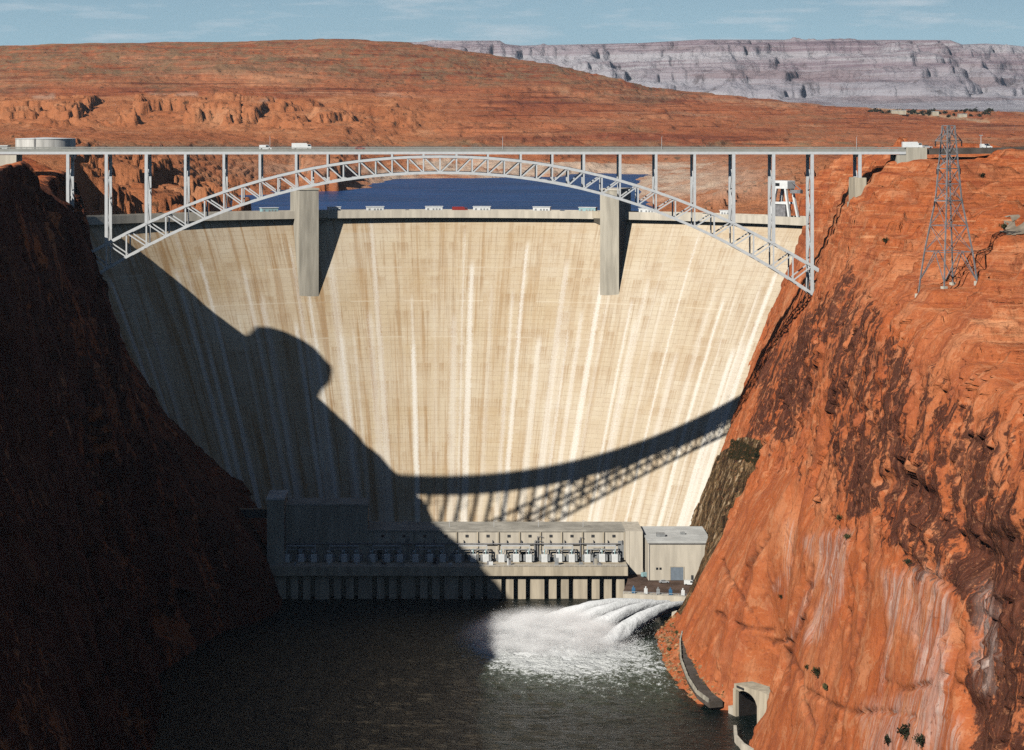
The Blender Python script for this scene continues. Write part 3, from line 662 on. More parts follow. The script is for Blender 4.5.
ZT = ZT + land * (np.maximum(0, fbm(GX / 30, GY / 55, 0, 4, 235) - 0.25) * 3.5 * sstep(1500, 3000, RR) + fbm(GX / 11, GY / 16, 0, 3, 237) * 0.9) * (1 - 0.7 * sstep(5900, 6900, RR))
# band of broken outcrops below the bench, left
oc = (1 - sstep(380, 470, XX)) * sstep(3250, 3500, RR) * (1 - sstep(3950, 4100, RR))
PY0 = HY + F * (EYE - ZT) / RR; PX0 = XX
bn = fbm(GX / 62, GY / 90, 0, 5, 241)
blk = (sstep(0.20, 0.30, bn) * (7 + 6 * (PX0 < 240)) + sstep(0.40, 0.47, bn) * 7) * oc * sstep(99, 104, PY0) * (1 - sstep(122, 127, PY0))
ZT = ZT + blk
ZT[-2:] -= np.array([[120], [420]])
cut = sstep(1300, 1290, RR)
PX, PY = XX, HY + F * (EYE - ZT) / RR
n1 = 8 * fbm(PX / 50, PY / 14, 0, 4, 251)
orange = np.clip(oc * 1.0 + sstep(150, 165, PY + n1 * 0.5) * 0.95 + (1 - sstep(380, 520, PX)) * sstep(96, 99, PY + n1 * .3) * (1 - sstep(118, 128, PY + n1 * .3)) + 0.5 * sstep(116, 130, PY + n1) * (1 - sstep(380, 560, PX)), 0, 1)
scrub = np.clip((1 - sstep(62, 92, PY + n1 - 0.055 * np.maximum(0, PX - 430))) * 0.85 + sstep(0.2, 0.7, fbm(PX / 90, PY / 10, 0, 4, 255)) * 0.5 * (1 - orange) + 0.6 * sstep(139, 143, PY) * (1 - sstep(149, 152, PY)), 0, 1)
shore = np.clip(1 - (ZT - LAKE) / (16 + 7 * fbm(GX / 90, GY / 90, 0, 3, 257)), 0, 1)
pale = np.clip(sstep(0.0, 0.3, shore) * sstep(1900, 2400, RR) * sstep(330, 400, PX) + 0.75 * np.exp(-((PX - 715) / 60) ** 2 - ((PY - 180) / 18) ** 2) + 0.4 * np.exp(-((PX - 290) / 60) ** 2 - ((PY - 168) / 9) ** 2) + 0.45 * sstep(94, 97, PY + n1 * .5) * (1 - sstep(98, 101, PY + n1 * .5)) * (1 - sstep(340, 460, PX)) * sstep(-0.1, 0.3, fbm(PX / 45, 2.2, 0, 4, 261)), 0, 1)
def strip(x0, y0, x1, y1, w):
    t = np.clip((PX - x0) / (x1 - x0), 0, 1); yy = y0 + (y1 - y0) * t
    return ((PX > min(x0, x1)) & (PX < max(x0, x1))) * (1 - sstep(w * 0.6, w, np.abs(PY - yy)))
dirt = np.maximum(0.9 * strip(868, 107, 990, 122, 1.6), 0.35 * strip(560, 92, 868, 107, 1.2))
road = np.maximum(0.85 * strip(60, 147.5, 720, 147.5, 1.9), 0.9 * strip(860, 151, 1100, 150, 1.6))
grid_obj('desert_hills', np.stack([GX, GY, ZT], -1), DESERT, {'orange': orange, 'scrub': scrub, 'pale': pale, 'dirt': dirt, 'road': road}, flip=True)
TZ, TGX, TGY = ZT, GX, GY
def hills(px, r):
    i = int(np.argmin(np.abs(rs - r))); j = int(np.argmin(np.abs(xs - px))); return (TGX[i, j], TGY[i, j], float(TZ[i, j]))

# ---------------------------------------------------------------- far mesas
xm = np.concatenate([np.linspace(330, 1060, 800, endpoint=False), np.linspace(1060, 1400, 60)]); rm = np.concatenate([np.linspace(8200, 11500, 30, endpoint=False), np.linspace(11500, 15500, 170), [17000, 20000]])
RR, XX = np.meshgrid(rm, xm, indexing='ij'); GX, GY = (XX - CX) / F * RR, RR
top = np.interp(xm, [330, 420, 430, 500, 505, 520, 640, 700, 950, 962, 985, 1010, 1030, 1400], [42, 42, 40.5, 40.5, 44, 45.5, 43, 39.5, 40, 44.5, 43.5, 45, 47, 50])[None, :]
front = 12700 + 900 * fbm(GX / 1900, 3.3, 0, 5, 301) + 320 * ridged(GX / 620, GY / 1500, 0, 4, 305)
dd = RR - front
s = np.interp(dd.ravel(), [-3500, -1500, -760, -700, -420, -385, -120, -90, 180, 215, 450, 490, 900, 2600], [0.00, 0.08, 0.17, 0.31, 0.38, 0.50, 0.57, 0.68, 0.76, 0.88, 0.92, 0.99, 1.0, 1.0]).reshape(dd.shape)
yb = 112.0
ZM = EYE + (HY - (yb + (top - yb) * s)) * RR / F
ZM += (ridged(GX / 420, GY / 700, 0, 5, 311) * 26 + ridged(GX / 170, GY / 330, 0, 4, 313) * 13) * (1 - sstep(0.9, 1.0, s)) * sstep(0.02, 0.2, s)
ZM[-2:] -= np.array([[300], [900]])
PYm = HY + F * (EYE - ZM) / RR
palem = np.clip(sstep(66, 86, PYm + 8 * fbm(GX / 900, PYm / 12, 0, 4, 321)), 0, 1)
grid_obj('far_mesa_hills', np.stack([GX, GY, ZM], -1), MESA, {'pale': palem}, flip=True)

# ---------------------------------------------------------------- water
def water_mat(name, base, rough, bumps, foam=False):
    k = NT(name, rough, 0.27 if foam else 0.4); k.b.inputs['IOR'].default_value = 1.33
    p = k.pos(); prev = None
    for scl, s, dist in bumps: prev = k.bump(k.noise(k.scale(p, scl), 1.0, 5, 0.6, 0.3), s, dist, prev)
    k.normal(prev)
    if foam:
        f = k.attr('foam')
        n1 = k.noise(k.scale(p, (0.32, 0.20, 1)), 1.0, 7, 0.7, 0.8); n2 = k.noise(k.scale(p, (1.1, 0.6, 1)), 1.0, 4, 0.7)
        m = k.smooth(k.math('ADD', f, k.math('ADD', k.math('MULTIPLY', k.math('SUBTRACT', n1, 0.5), 1.5), k.math('MULTIPLY', k.math('SUBTRACT', n2, 0.5), 0.9))), 0.50, 0.78)
        g = k.smooth(k.math('ADD', f, k.math('MULTIPLY', k.math('SUBTRACT', n1, 0.5), 0.8)), 0.1, 0.75)
        c = k.mix(g, base, (0.060, 0.085, 0.050)); k.color(k.mix(m, c, (0.80, 0.82, 0.80)))
        k.set(k.b.inputs['Roughness'], k.mix(m, (rough,) * 3, (0.9,) * 3))
    else:
        wn_ = k.noise(k.scale(p, (0.006, 0.02, 1)), 1.0, 6, 0.65)
        k.color(k.mix(k.smooth(wn_, 0.40, 0.62), tuple(x * 0.72 for x in base), tuple(min(1, x * 1.25) for x in base)))
    return k.m
wx = np.linspace(-190, 190, 230); wy = np.linspace(250, 1200, 420)
WY, WX = np.meshgrid(wy, wx, indexing='ij')
def blob(cx, cy, ax, ay, rot=0.0):
    c, s_ = math.cos(rot), math.sin(rot); u, v = (WX - cx) * c + (WY - cy) * s_, -(WX - cx) * s_ + (WY - cy) * c
    return np.exp(-(u / ax) ** 2 - (v / ay) ** 2)
foam = np.clip(1.1 * blob(48, 982, 36, 22) + 0.62 * blob(52, 955, 38, 30) + 0.34 * blob(48, 925, 55, 48) + 0.15 * blob(75, 880, 40, 60) + 0.2 * blob(88, 930, 8, 55), 0, 1.0)
RIVER = water_mat('river_water', (0.005, 0.010, 0.009), 0.17, [((0.05, 0.09, 1), 1.0, 3.0), ((0.22, 0.40, 1), 1.0, 1.6), ((0.8, 1.3, 1), 1.0, 0.6)], True)
grid_obj('river_water', np.stack([WX, WY, 0.25 * fbm(WX / 6, WY / 3.5, 0, 4, 401) + 0.8 * foam * np.abs(fbm(WX / 5, WY / 5, 0, 4, 405))], -1), RIVER, {'foam': foam}, flip=True)
tl = np.linspace(-1.25, 1.25, 60)[:, None]; rl = np.geomspace(R0 + 5, 3600, 60)[None, :]
LK = np.stack([rl * np.sin(tl) , YC0 + rl * np.cos(tl), LAKE + 0 * rl + 0 * tl], -1)
grid_obj('lake_water', LK, water_mat('lake_water', (0.008, 0.046, 0.150), 0.34, [((0.05, 0.02, 1), 1.0, 1.5), ((0.004, 0.012, 1), 0.4, 3.0)]))

# ---------------------------------------------------------------- the dam
dam = empty('arch_dam', (0, D0, 0), 0, 'huge tan concrete arch dam with streaked face across the canyon', 'dam')
def to(root):                                       # world -> the thing's own frame (roots here are never rotated)
    o = np.array(root.location[:]); return lambda p: tuple(np.array(p, float) - o)
ths = np.linspace(-1.12, 1.12, 240); zs = np.concatenate([np.linspace(175, 160, 14), np.linspace(158, 0, 110)])
TH, ZZ = np.meshgrid(ths, zs, indexing='ij')
x_, y_, z_ = dam_pt(TH, ZZ)
Pd = np.stack([x_, y_ - D0, z_], -1)
uv = np.stack([TH * R0 * 0.86, 175 - ZZ], -1)
face_o = grid_obj('wall', Pd, DAMC, None, uv, True, False, None, dam)
def arc_strip(mb, o0, o1, z0, z1, t0=-1.12, t1=1.12, n=120):
    vs, fs = [], []
    for i in range(n + 1):
        t = t0 + (t1 - t0) * i / n
        for off, z in ((o0, z0), (o1, z0), (o1, z1), (o0, z1)):
            p = crest_pt(t, off, z); vs.append((p[0], p[1] - D0, p[2]))
        if i:
            for k in range(4): fs.append(((i-1)*4+k, (i-1)*4+(k+1)%4, i*4+(k+1)%4, i*4+k))
    fs += [(0,1,2,3), (n*4+3, n*4+2, n*4+1, n*4)]
    mb.add(vs, fs)
mb = MB(); arc_strip(mb, -8, 4.4, 172.4, 174.9); mb.build('crest_road', ASPH, dam)
mb = MB(); arc_strip(mb, 4.4, 5.0, 172.0, 176.2); mb.build('parapet', CONC_PALE, dam)
mb = MB(); arc_strip(mb, -8.6, -8.0, 150, 176.2); mb.build('parapet', CONC_PALE, dam)
mb = MB(); arc_strip(mb, 0.05, 1.4, 171.4, 172.4); mb.build('corbel', CONC, dam)
mb = MB(); arc_strip(mb, -8.0, -0.5, 40, 172.6, n=60); mb.build('core', CONC, dam)
TOW = []
for pxc in (300, 620):
    Xc = (pxc - CX) * 1238 / F; t = math.asin(Xc / R0)
    e_out = 15.0; w = 5.4
    cx, cy, _ = crest_pt(t, 0, 0)
    vs = []
    mb = MB(); mb.box(-w, w, -e_out, 4.0, 118, 188.0)
    c, s_ = math.cos(-t), math.sin(-t)
    mb.v = [(cx + x * c - y * s_, cy - D0 + x * s_ + y * c, z) for x, y, z in mb.v]
    o = mb.build('elevator_tower', CONC_GREY, dam)
    tp = MB(); tp.box(-w - 0.35, w + 0.35, -e_out - 0.35, 4.3, 188.0, 189.0)
    tp.v = [(cx + x * c - y * s_, cy - D0 + x * s_ + y * c, z) for x, y, z in tp.v]
    tp.build('tower_cap', CONC_PALE, o)
    for sg in (-1, 1):                                              # flared corbel where the crest widens by the tower
        fl = MB()
        x0, x1 = sg * (w + 0.02), sg * (w + 13)
        fl.add([(x0, -9, 172.5), (x1, -3.2, 172.5), (x1, 0, 172.5), (x0, 0, 172.5), (x0, -9, 176.3), (x1, -3.2, 176.3), (x1, 0, 176.3), (x0, 0, 176.3), (x0, -3, 167), (x0, 0, 167)],
               [(0,1,5,4),(4,5,6,7),(1,2,6,5),(0,8,1),(8,9,2,1),(0,4,7,3),(8,0,3,9)])
        fl.v = [(cx + x * c - y * s_, cy - D0 + x * s_ + y * c, z) for x, y, z in fl.v]
        if (pxc == 300 and sg == 1) or (pxc == 620 and sg == -1): fl.build('corbel', CONC, dam)
    TOW.append((cx, cy, t))

# ---------------------------------------------------------------- crest equipment
def crest_place(root, pxc, off=1.0, z=174.9):
    Y = 1255.0
    for _ in range(8):
        Xc = (pxc - CX) * Y / F; t = math.asin(Xc / (R0 - off)); Y = YC0 + (R0 - off) * math.cos(t)
    root.location = crest_pt(t, off, z); root.rotation_euler = (0, 0, -t); return root
def hoist(m, L=9.6):
    r = empty('hoist_house', (0, 0, 0))
    b = MB(); b.box(-L/2, L/2, -1.6, 1.6, 0, 3.1, 0.12); w = b.build('wall', m, r)
    b = MB(); b.box(-L/2 - 0.25, L/2 + 0.25, -1.9, 1.9, 3.1, 3.4); b.build('roof', WHITE, r)
    b = MB(); b.box(-L/2 + 1.0, -L/2 + 2.1, -1.66, -1.603, 0.1, 2.3); b.build('door', GREYM, r)
    for i in range(3):
        b = MB(); b.box(-0.8 + i * 1.7, 0.2 + i * 1.7, -1.66, -1.603, 1.3, 2.2); b.build('louver', GREYM, r)
    return r
hs = [(269, TEAL, 'pale teal hoist house on the dam crest left of the left elevator tower'),
      (334, WHITE, 'white hoist house on the dam crest close beside the left elevator tower'),
      (375, WHITE, 'white hoist house on the crest, second to the right of the left tower'),
      (434, WHITE, 'white hoist house on the crest, left of the parked red truck'),
      (482, WHITE, 'white hoist house on the crest, right of the parked red truck'),
      (542, WHITE, 'white hoist house on the crest, between the centre and the right tower'),
      (588, TEAL, 'pale teal hoist house on the crest against the right elevator tower'),
      (648, WHITE, 'white hoist house on the crest just right of the right elevator tower'),
      (727, WHITE, 'white hoist house on the crest, nearest to the gantry crane')]
for pxc, m, lab in hs:
    o = crest_place(hoist(m, 7.0 if pxc in (334, 727) else 9.6), pxc, 0.8); tag(o, lab, 'hoist house', 'hoist houses along the dam crest')
g = crest_place(empty('gantry_crane', (0, 0, 0), 0, 'tall white gantry crane on slanting legs at the right end of the dam crest', 'crane'), 786, -3.0)
for sx, sy in ((-1, -1), (-1, 1), (1, -1), (1, 1)):
    b = MB(); b.bar((sx * 6.5 - 1.2, sy * 3.4, 0), (sx * 3.2 - 1.2, sy * 2.6, 15.5), 1.5 if sx < 0 else 1.1, 1.3); b.build('leg', WHITE, g)
b = MB(); b.box(-6.5, 3.6, -3.2, 3.2, 15.5, 19.6, 0.2); cb = b.build('machinery_house', WHITE, g)
b = MB(); b.box(-5.4, -1.6, -3.26, -3.204, 16.8, 18.4); b.build('window', GLASSD, cb)
b = MB(); b.box(3.6, 10.5, -1.0, 1.0, 13.2, 15.0); b.bar((3.6, 0, 19.2), (10.2, 0, 15.1), 0.4); b.build('jib', STEELD, g)
b = MB(); b.box(-5.6, 3.0, -2.9, -2.1, 7.4, 8.6); b.box(-5.6, 3.0, 2.1, 2.9, 7.4, 8.6); b.build('crossbeam', WHITE, g)
b = MB(); b.box(-7.2, 1.4, -2.2, 2.2, 1.0, 7.2); b.build('cabin', STEELD, g)

# ---------------------------------------------------------------- vehicles
def car(name, m, kind='car'):
    r = empty(name, (0, 0, 0))
    L, Wd, Ht = {'car': (4.6, 1.8, 1.45), 'van': (5.4, 2.0, 2.2), 'truck': (8.6, 2.4, 3.0)}[kind]
    if kind == 'car':
        prof = [(-L/2, .35), (L/2, .35), (L/2, .75), (L/2-.3, .9), (L*.22, .98), (L*.10, Ht), (-L*.28, Ht), (-L*.42, 1.0), (-L/2, .95)]
        gl = [(L*.19, 1.02), (L*.095, Ht-.07), (-L*.275, Ht-.07), (-L*.39, 1.04)]
    elif kind == 'van':
        prof = [(-L/2, .4), (L/2, .4), (L/2, 1.0), (L/2-.9, 1.25), (L/2-1.5, Ht), (-L/2, Ht)]
        gl = [(L/2-1.0, 1.28), (L/2-1.55, Ht-.15), (0.2, Ht-.15), (0.2, 1.28)]
    else:
        prof = [(-L/2, .6), (L/2, .6), (L/2, 1.6), (L/2-.4, 2.5), (L/2-1.9, 2.5), (L/2-2.0, Ht), (-L/2, Ht)]
        gl = [(L/2-.12, 1.65), (L/2-.45, 2.4), (L/2-1.6, 2.4), (L/2-1.6, 1.65)]
    b = MB(); b.prism(prof, -Wd/2, Wd/2); bd = b.build('body', m, r)
    b = MB(); b.prism(gl, -Wd/2-.012, Wd/2+.012); b.build('window', GLASSD, bd)
    for sx in (-.32, .32):
        for sy in (-1, 1):
            b = MB(); b.tube([(sx*L, sy*(Wd/2-.24), .36), (sx*L, sy*(Wd/2+.02), .36)], .36, 12); b.build('wheel', RUBBER, r)
    return r
DECK = 213.06
for pxc, nm, m, kd, lane, lab, ct in ((266, 'parked_van', WHITE, 'van', -2.5, 'white van on the bridge deck, left of the white truck', 'van'),
                           (302, 'box_truck', WHITE, 'truck', -2.5, 'white box truck on the bridge deck left of the arch crown', 'truck'),
                           (360, 'red_car', REDP, 'car', 2.5, 'red car crossing the bridge deck near the arch crown', 'car')):
    o = car(nm, m, kd); o.location = ((pxc - CX) / 2.28, 1000 + lane, DECK); tag(o, lab, ct, 'vehicles on the bridge')
o = crest_place(car('red_truck', REDP, 'truck'), 460, -1.0); tag(o, 'red truck parked on the dam crest between two white hoist houses', 'truck')
for pxc, m, lab in ((706, SILVER, 'silver car parked on the dam crest left of the gantry crane'), (563, BLUEP, 'blue car parked on the dam crest left of the right tower'), (408, SILVER, 'silver car parked on the dam crest near its middle')):
    o = crest_place(car('parked_car', m), pxc, -1.5); tag(o, lab, 'car', 'cars parked on the dam crest')

# ---------------------------------------------------------------- the bridge
br = empty('arch_bridge', (0, 1000, 0), 0, 'long pale grey steel deck arch bridge with lattice arch and slim columns', 'bridge')
CXS = [7.2, 20.9, 35.2, 49.0, 62.7, 78.5, 94.2, 111.0, 128.0, 145.4, 162.2]
def zu(x): return 210.2 - 47.6 * (abs(x) / 162.2) ** 2.08
def zl(x): return 203.2 - 52.6 * (abs(x) / 162.2) ** 2.10
HW = 6.1
b = MB(); b.box(-330, 206, -6.4, 6.4, 212.35, 213.05)
b.build('deck', RAIL, br)
b = MB()
for sy in (-1, 1): b.box(-330, 206, sy * 6.1 - 0.3, sy * 6.1 + 0.3, 211.2, 212.35)
for sy in (-2.2, 2.2): b.box(-330, 206, sy - 0.2, sy + 0.2, 211.4, 212.35)
b.build('girder', STEEL, br)
b = MB(); b.box(-0.2, 0.2, -5.79, 5.79, 211.5, 212.3); fb = b.build('floor_beam', STEEL, br)
for i_, x in enumerate(np.arange(-199, 206, 7.0)):
    o = fb if i_ == 0 else copy_tree(fb, br)
    o.location.x = x
for sy in (-1, 1):
    b = MB(); b.box(-330, 206, sy * 6.25 - 0.12, sy * 6.25 + 0.12, 213.05, 213.45)
    for z in (213.85, 214.2): b.box(-330, 206, sy * 6.25 - 0.06, sy * 6.25 + 0.06, z - 0.07, z + 0.07)
    for x in np.arange(-330, 206, 2.5): b.box(x - 0.06, x + 0.06, sy * 6.25 - 0.055, sy * 6.25 + 0.055, 213.45, 214.15)
    b.build('railing', RAIL, br)
b = MB(); b.box(-330, 206, -0.1, 0.1, 213.054, 213.058); b.build('centre_line', PAINT_Y, br)
panels = [0.0]
for a, c in zip(CXS[:-1], CXS[1:]): panels += [a, (a + c) / 2]
panels.append(CXS[-1]); panels = sorted(set(panels))
for sy in (-1, 1):
    y = sy * HW
    rib = MB()
    up, lo, wb = MB(), MB(), MB()
    nodes = sorted(set([-p for p in panels] + panels))
    for x0, x1 in zip(nodes[:-1], nodes[1:]):
        up.bar((x0, y, zu(x0)), (x1, y, zu(x1)), 1.15, 1.15); lo.bar((x0, y, zl(x0)), (x1, y, zl(x1)), 1.15, 1.15)
        if x1 <= 0: wb.bar((x0, y, zu(x0)), (x1, y, zl(x1)), 0.5, 0.55)
        else: wb.bar((x1, y, zu(x1)), (x0, y, zl(x0)), 0.5, 0.55)
    for x in nodes: wb.bar((x, y, zl(x)), (x, y, zu(x)), 0.62, 0.62)
    for sx in (-1, 1):
        up.bar((sx * 162.2, y, zu(162.2)), (sx * 169.0, y, zu(169)), 1.3, 1.3); lo.bar((sx * 162.2, y, zl(162.2)), (sx * 167.0, y, zl(167)), 1.5, 1.5)
    r_ = up.build('arch_rib', STEEL, br)
    lo.build('lower_chord', STEEL, r_); wb.build('web', STEEL, r_)
b = MB()
for i, x in enumerate(nodes):
    b.bar((x, -HW, zu(x)), (x, HW, zu(x)), 0.5); b.bar((x, -HW, zl(x)), (x, HW, zl(x)), 0.5)
    if i + 1 < len(nodes):
        x1 = nodes[i + 1]; s_ = 1 if i % 2 else -1
        b.bar((x, -HW * s_, zu(x)), (x1, HW * s_, zu(x1)), 0.35); b.bar((x, -HW * s_, zl(x)), (x1, HW * s_, zl(x1)), 0.35)
b.build('lateral_bracing', STEEL, br)
def col_base(x, y):
    return 148.0
for x in sorted([-c for c in CXS] + CXS + [183.0]):
    zb = zl(x) if abs(x) < 150 else (150.0 if abs(x) < 170 else 190.0)
    w = 0.9 if abs(x) < 60 else (1.1 if abs(x) < 120 else 1.35)
    for sy in (-1, 1):
        b = MB(); zt_ = 211.19
        b.box(x - w/2, x + w/2, sy * HW - w/2, sy * HW + w/2, (zu(x) if abs(x) < 150 else zb), zt_); b.build('column', STEEL, br)
    b = MB(); b.box(x - 0.35, x + 0.35, -HW + w/2, HW - w/2, 209.9, 211.1)
    z0, z1 = (zu(x) if abs(x) < 150 else zb), 209.6
    if z1 - z0 > 8:
        n = max(1, int(round((z1 - z0) / 15)))
        for k in range(n):
            a0, a1 = z0 + (z1 - z0) * k / n, z0 + (z1 - z0) * (k + 1) / n
            b.bar((x, -HW + w/2, a0 + .3), (x, HW - w/2, a1 - .3), 0.3); b.bar((x + 0.02, HW - w/2, a0 + .3), (x + 0.02, -HW + w/2, a1 - .3), 0.28)
    b.build('cross_brace', STEEL, br)
b = MB(); b.box(163.8, 175, -8.5, 8.5, 143, 154); b.build('arch_footing', CONC_GREY, br)
b = MB(); b.box(-175, -163.8, -8.5, 8.5, 143, 154); b.build('arch_footing', CONC_GREY, br)
b = MB(); b.box(180, 186.2, -8.2, 8.2, 180, 190.0); b.box(180.6, 185.6, -7.6, 7.6, 190.0, 201.0); b.build('pier', CONC, br)
b = MB(); b.box(199, 212, -7.6, 7.6, 196, 210.9); b.box(203, 212, -7.6, -6.8, 210.9, 214.2); b.box(203, 212, 6.8, 7.6, 210.9, 214.2); b.build('abutment', CONC_GREY, br)
b = MB(); b.prism([(-200, 203), (-184.5, 203), (-184.5, 210.9), (-193, 210.9), (-200, 210.9)], -7.2, 7.2); b.build('abutment', CONC_PALE, br)
for i, (pxc, sy) in enumerate(((269, 1), (503, 1), (663, 1), (859, 1))):
    l = empty('street_lamp', ((pxc - CX) / 2.28, 1000 + sy * 5.75, 213.05))
    b = MB(); b.tube([(0,0,0),(0,0,5.6)], [.11,.07], 8); b.build('pole', STEEL, l)
    b = MB(); b.tube([(0,0,5.6),(0,-0.6,5.95),(0,-1.5,6.0)], .05, 6); b.build('arm', STEEL, l)
    b = MB(); b.box(-.18,.18,-2.1,-1.4,5.9,6.05); b.build('lamp_head', GREYM, l)
    tag(l, ('slim steel street lamp on the bridge deck by the white van', 'slim steel street lamp on the bridge right of the arch crown', 'slim steel street lamp on the bridge above the right elevator tower', 'slim steel street lamp at the right end of the bridge')[i], 'street lamp', 'street lamps on the bridge')

# highway beyond the right abutment and the concrete box structure beside it
def ribbon(name, pts, w, m, lift=0.0, kind='structure'):
    vs, fs = [], []
    for i, p in enumerate(pts):
        p = np.array(p, float); d_ = np.array(pts[min(i+1, len(pts)-1)], float) - np.array(pts[max(i-1, 0)], float); d_[2] = 0; d_ /= np.linalg.norm(d_)
        n_ = np.array([-d_[1], d_[0], 0]) * w / 2
        vs += [p + n_, p - n_, p - n_ - (0, 0, 2.5), p + n_ - (0, 0, 2.5)]
        if i: fs += [(4*(i-1)+k, 4*(i-1)+(k+1)%4, 4*i+(k+1)%4, 4*i+k) for k in range(4)]
    fs += [(3,2,1,0), tuple(4*(len(pts)-1)+k for k in range(4))]
    mb = MB(); mb.add(vs, fs); o = mb.build(name, m); o['kind'] = kind; return o
ribbon('highway', [(206 + 20 * i, 1000 + 0.02 * (20 * i) ** 1.5 * 0.3, 213.5 + 0.004 * 20 * i + 0.8 * math.sin(i / 4.0)) for i in range(20)], 12.5, ASPH)
ribbon('highway', [(-330 - 20 * i, 1000, 213.5 + 0.2 * i) for i in range(12)], 12.5, ASPH)

# ---------------------------------------------------------------- lattice transmission tower on the right bench
tw = empty('transmission_tower', (165.5, 742, 174.0), R(24), 'grey steel lattice transmission tower standing on the right bench', 'pylon')
HT = 50.5
def half(z): return np.interp(z, [-4, 10, 26, 46, 50.5], [6.9, 5.4, 3.0, 1.65, 1.4])
ZB = [0, 9.5, 18, 26, 31.5, 36.5, 41, 45.5, 50.5]
feet = {}
for sx in (-1, 1):
    for sy in (-1, 1):
        ca, sa = math.cos(R(24)), math.sin(R(24))
        hx, hy = sx * half(0), sy * half(0)
        gx, gy = 165.5 + hx * ca - hy * sa, 742 + hx * sa + hy * ca
        zf = right_ground(gx, gy) - 174.0
        feet[sx, sy] = zf
        b = MB(); zz_ = [zf - 0.5] + [z for z in ZB if z > zf + 1]
        for a, c in zip(zz_[:-1], zz_[1:]): b.bar((sx*half(a), sy*half(a), a), (sx*half(c), sy*half(c), c), 0.40)
        lg = b.build('leg', STEELD, tw)
        b = MB(); b.box(sx*half(zf)-.8, sx*half(zf)+.8, sy*half(zf)-.8, sy*half(zf)+.8, zf-2.5, zf+0.7); b.build('footing', CONC_PALE, lg)
b = MB()
for a, c in zip(ZB[:-1], ZB[1:]):
    for i in range(4):
        p = [(-1,-1),(1,-1),(1,1),(-1,1)]; (x0,y0),(x1,y1) = p[i], p[(i+1)%4]
        ha, hc = half(a), half(c)
        if a >= 9: b.bar((x0*ha,y0*ha,a),(x1*hc,y1*hc,c),0.15); b.bar((x1*ha,y1*ha,a),(x0*hc,y0*hc,c),0.15)
        else:
            m_ = ((x0+x1)/2*hc, (y0+y1)/2*hc, c); b.bar((x0*ha,y0*ha,max(a, feet[x0,y0])),m_,0.22); b.bar((x1*ha,y1*ha,max(a, feet[x1,y1])),m_,0.22)
        b.bar((x0*hc,y0*hc,c),(x1*hc,y1*hc,c),0.22)
b.build('bracing', STEELD, tw)
for z, L in ((26.0, 5.6), (36.5, 4.6), (45.5, 5.2)):
    b = MB()
    for sy in (-1, 1):
        b.bar((-L, 0, z), (-half(z), sy*half(z), z), 0.26); b.bar((L, 0, z), (half(z), sy*half(z), z), 0.26)
        b.bar((-half(z), -half(z), z), (half(z), -half(z), z), 0.26); b.bar((-L, 0, z), (-half(z+3), sy*half(z+3), z+2.6), 0.2); b.bar((L, 0, z), (half(z+3), sy*half(z+3), z+2.6), 0.2)
    a_ = b.build('crossarm', STEELD, tw)
    for sx in (-1, 1):
        b = MB(); b.tube([(sx*L, 0, z - 0.1 - 0.22 * i) for i in range(9)], [0.16 if i % 2 else 0.3 for i in range(9)], 8); b.build('insulator', DARKM, a_)

# ---------------------------------------------------------------- power station at the foot of the dam
ps = empty('power_station', (0, 1092, 0), 0, 'long low concrete power station at the foot of the dam', 'power station')
def ploc(mb): mb.v = [(x, y - 1092, z) for x, y, z in mb.v]; return mb
XW0, XW1 = -74.5, 90.0
b = MB(); b.box(XW0, XW1, 1092, 1112.5, 2, 29.0); ploc(b).build('wall', CONC_PALE, ps)
b = MB(); b.box(XW0 - .3, XW1 + .3, 1091.6, 1112.8, 29.0, 29.7); b.box(-36, 92, 1112.8, 1119, 20, 29.0); ploc(b).build('roof', ROOFG, ps)
b = MB(); b.box(-81, 88.5, 1074, 1091.6, 11.4, 15.6); ploc(b).build('deck', CONC, ps)
b = MB(); b.box(-81, 88.5, 1084, 1091.9, -3, 11.4); ploc(b).build('rear_wall', CONC, ps)
gaps = []
g0 = 614.0
for u in range(8):
    for k in range(3): gaps.append((g0 - 43 * u - 12.2 * k - CX) * 1077 / F)
gaps = sorted(gaps); edges = [-79.5] + gaps + [88.2]
for a, c in zip(edges[:-1], edges[1:]):
    if c - a > 3:
        b = MB(); b.box(a + 1.1, c - 1.1, 1076.6, 1084, -3, 11.4); ploc(b).build('pier', CONC, ps)
# wall relief: pilasters, small square vents, pipe run
for i in range(17):
    b = MB(); x = XW0 + 2 + i * 10.05; b.box(x - .35, x + .35, 1091.35, 1091.98, 15.6, 28.9); ploc(b).build('pilaster', CONC, ps)
for i in range(16):
    b = MB(); x = XW0 + 7 + i * 10.05; b.box(x - .75, x + .75, 1091.8, 1091.99, 26.3, 27.5); ploc(b).build('vent', DARKM, ps)
b = MB(); b.tube([(XW0 + 1, 1090.9, 23.4), (XW1 - 4, 1090.9, 23.4)], 0.28, 8)
for i in range(24): b.box(XW0 + 3 + i * 6.9 - .1, XW0 + 3 + i * 6.9 + .1, 1090.9, 1091.9, 23.2, 25.0)
ploc(b).build('pipe_run', STEELD, ps)
for i in range(7):
    b = MB(); x = -60 + i * 21.5; b.bar((x, 1100, 29.7), (x, 1100, 33.1), 0.18); b.bar((x, 1100, 33.1), (x + 1.5, 1100, 32.3), 0.14); ploc(b).build('lamp_post', STEEL, ps)
b = MB()
for x in np.arange(-80.5, 88.6, 2.4): b.box(x - .05, x + .05, 1074.15, 1074.25, 15.6, 16.6)
b.box(-80.5, 88.4, 1074.16, 1074.24, 16.55, 16.65); b.box(-80.5, 88.4, 1074.16, 1074.24, 16.05, 16.12)
ploc(b).build('railing', STEEL, ps)
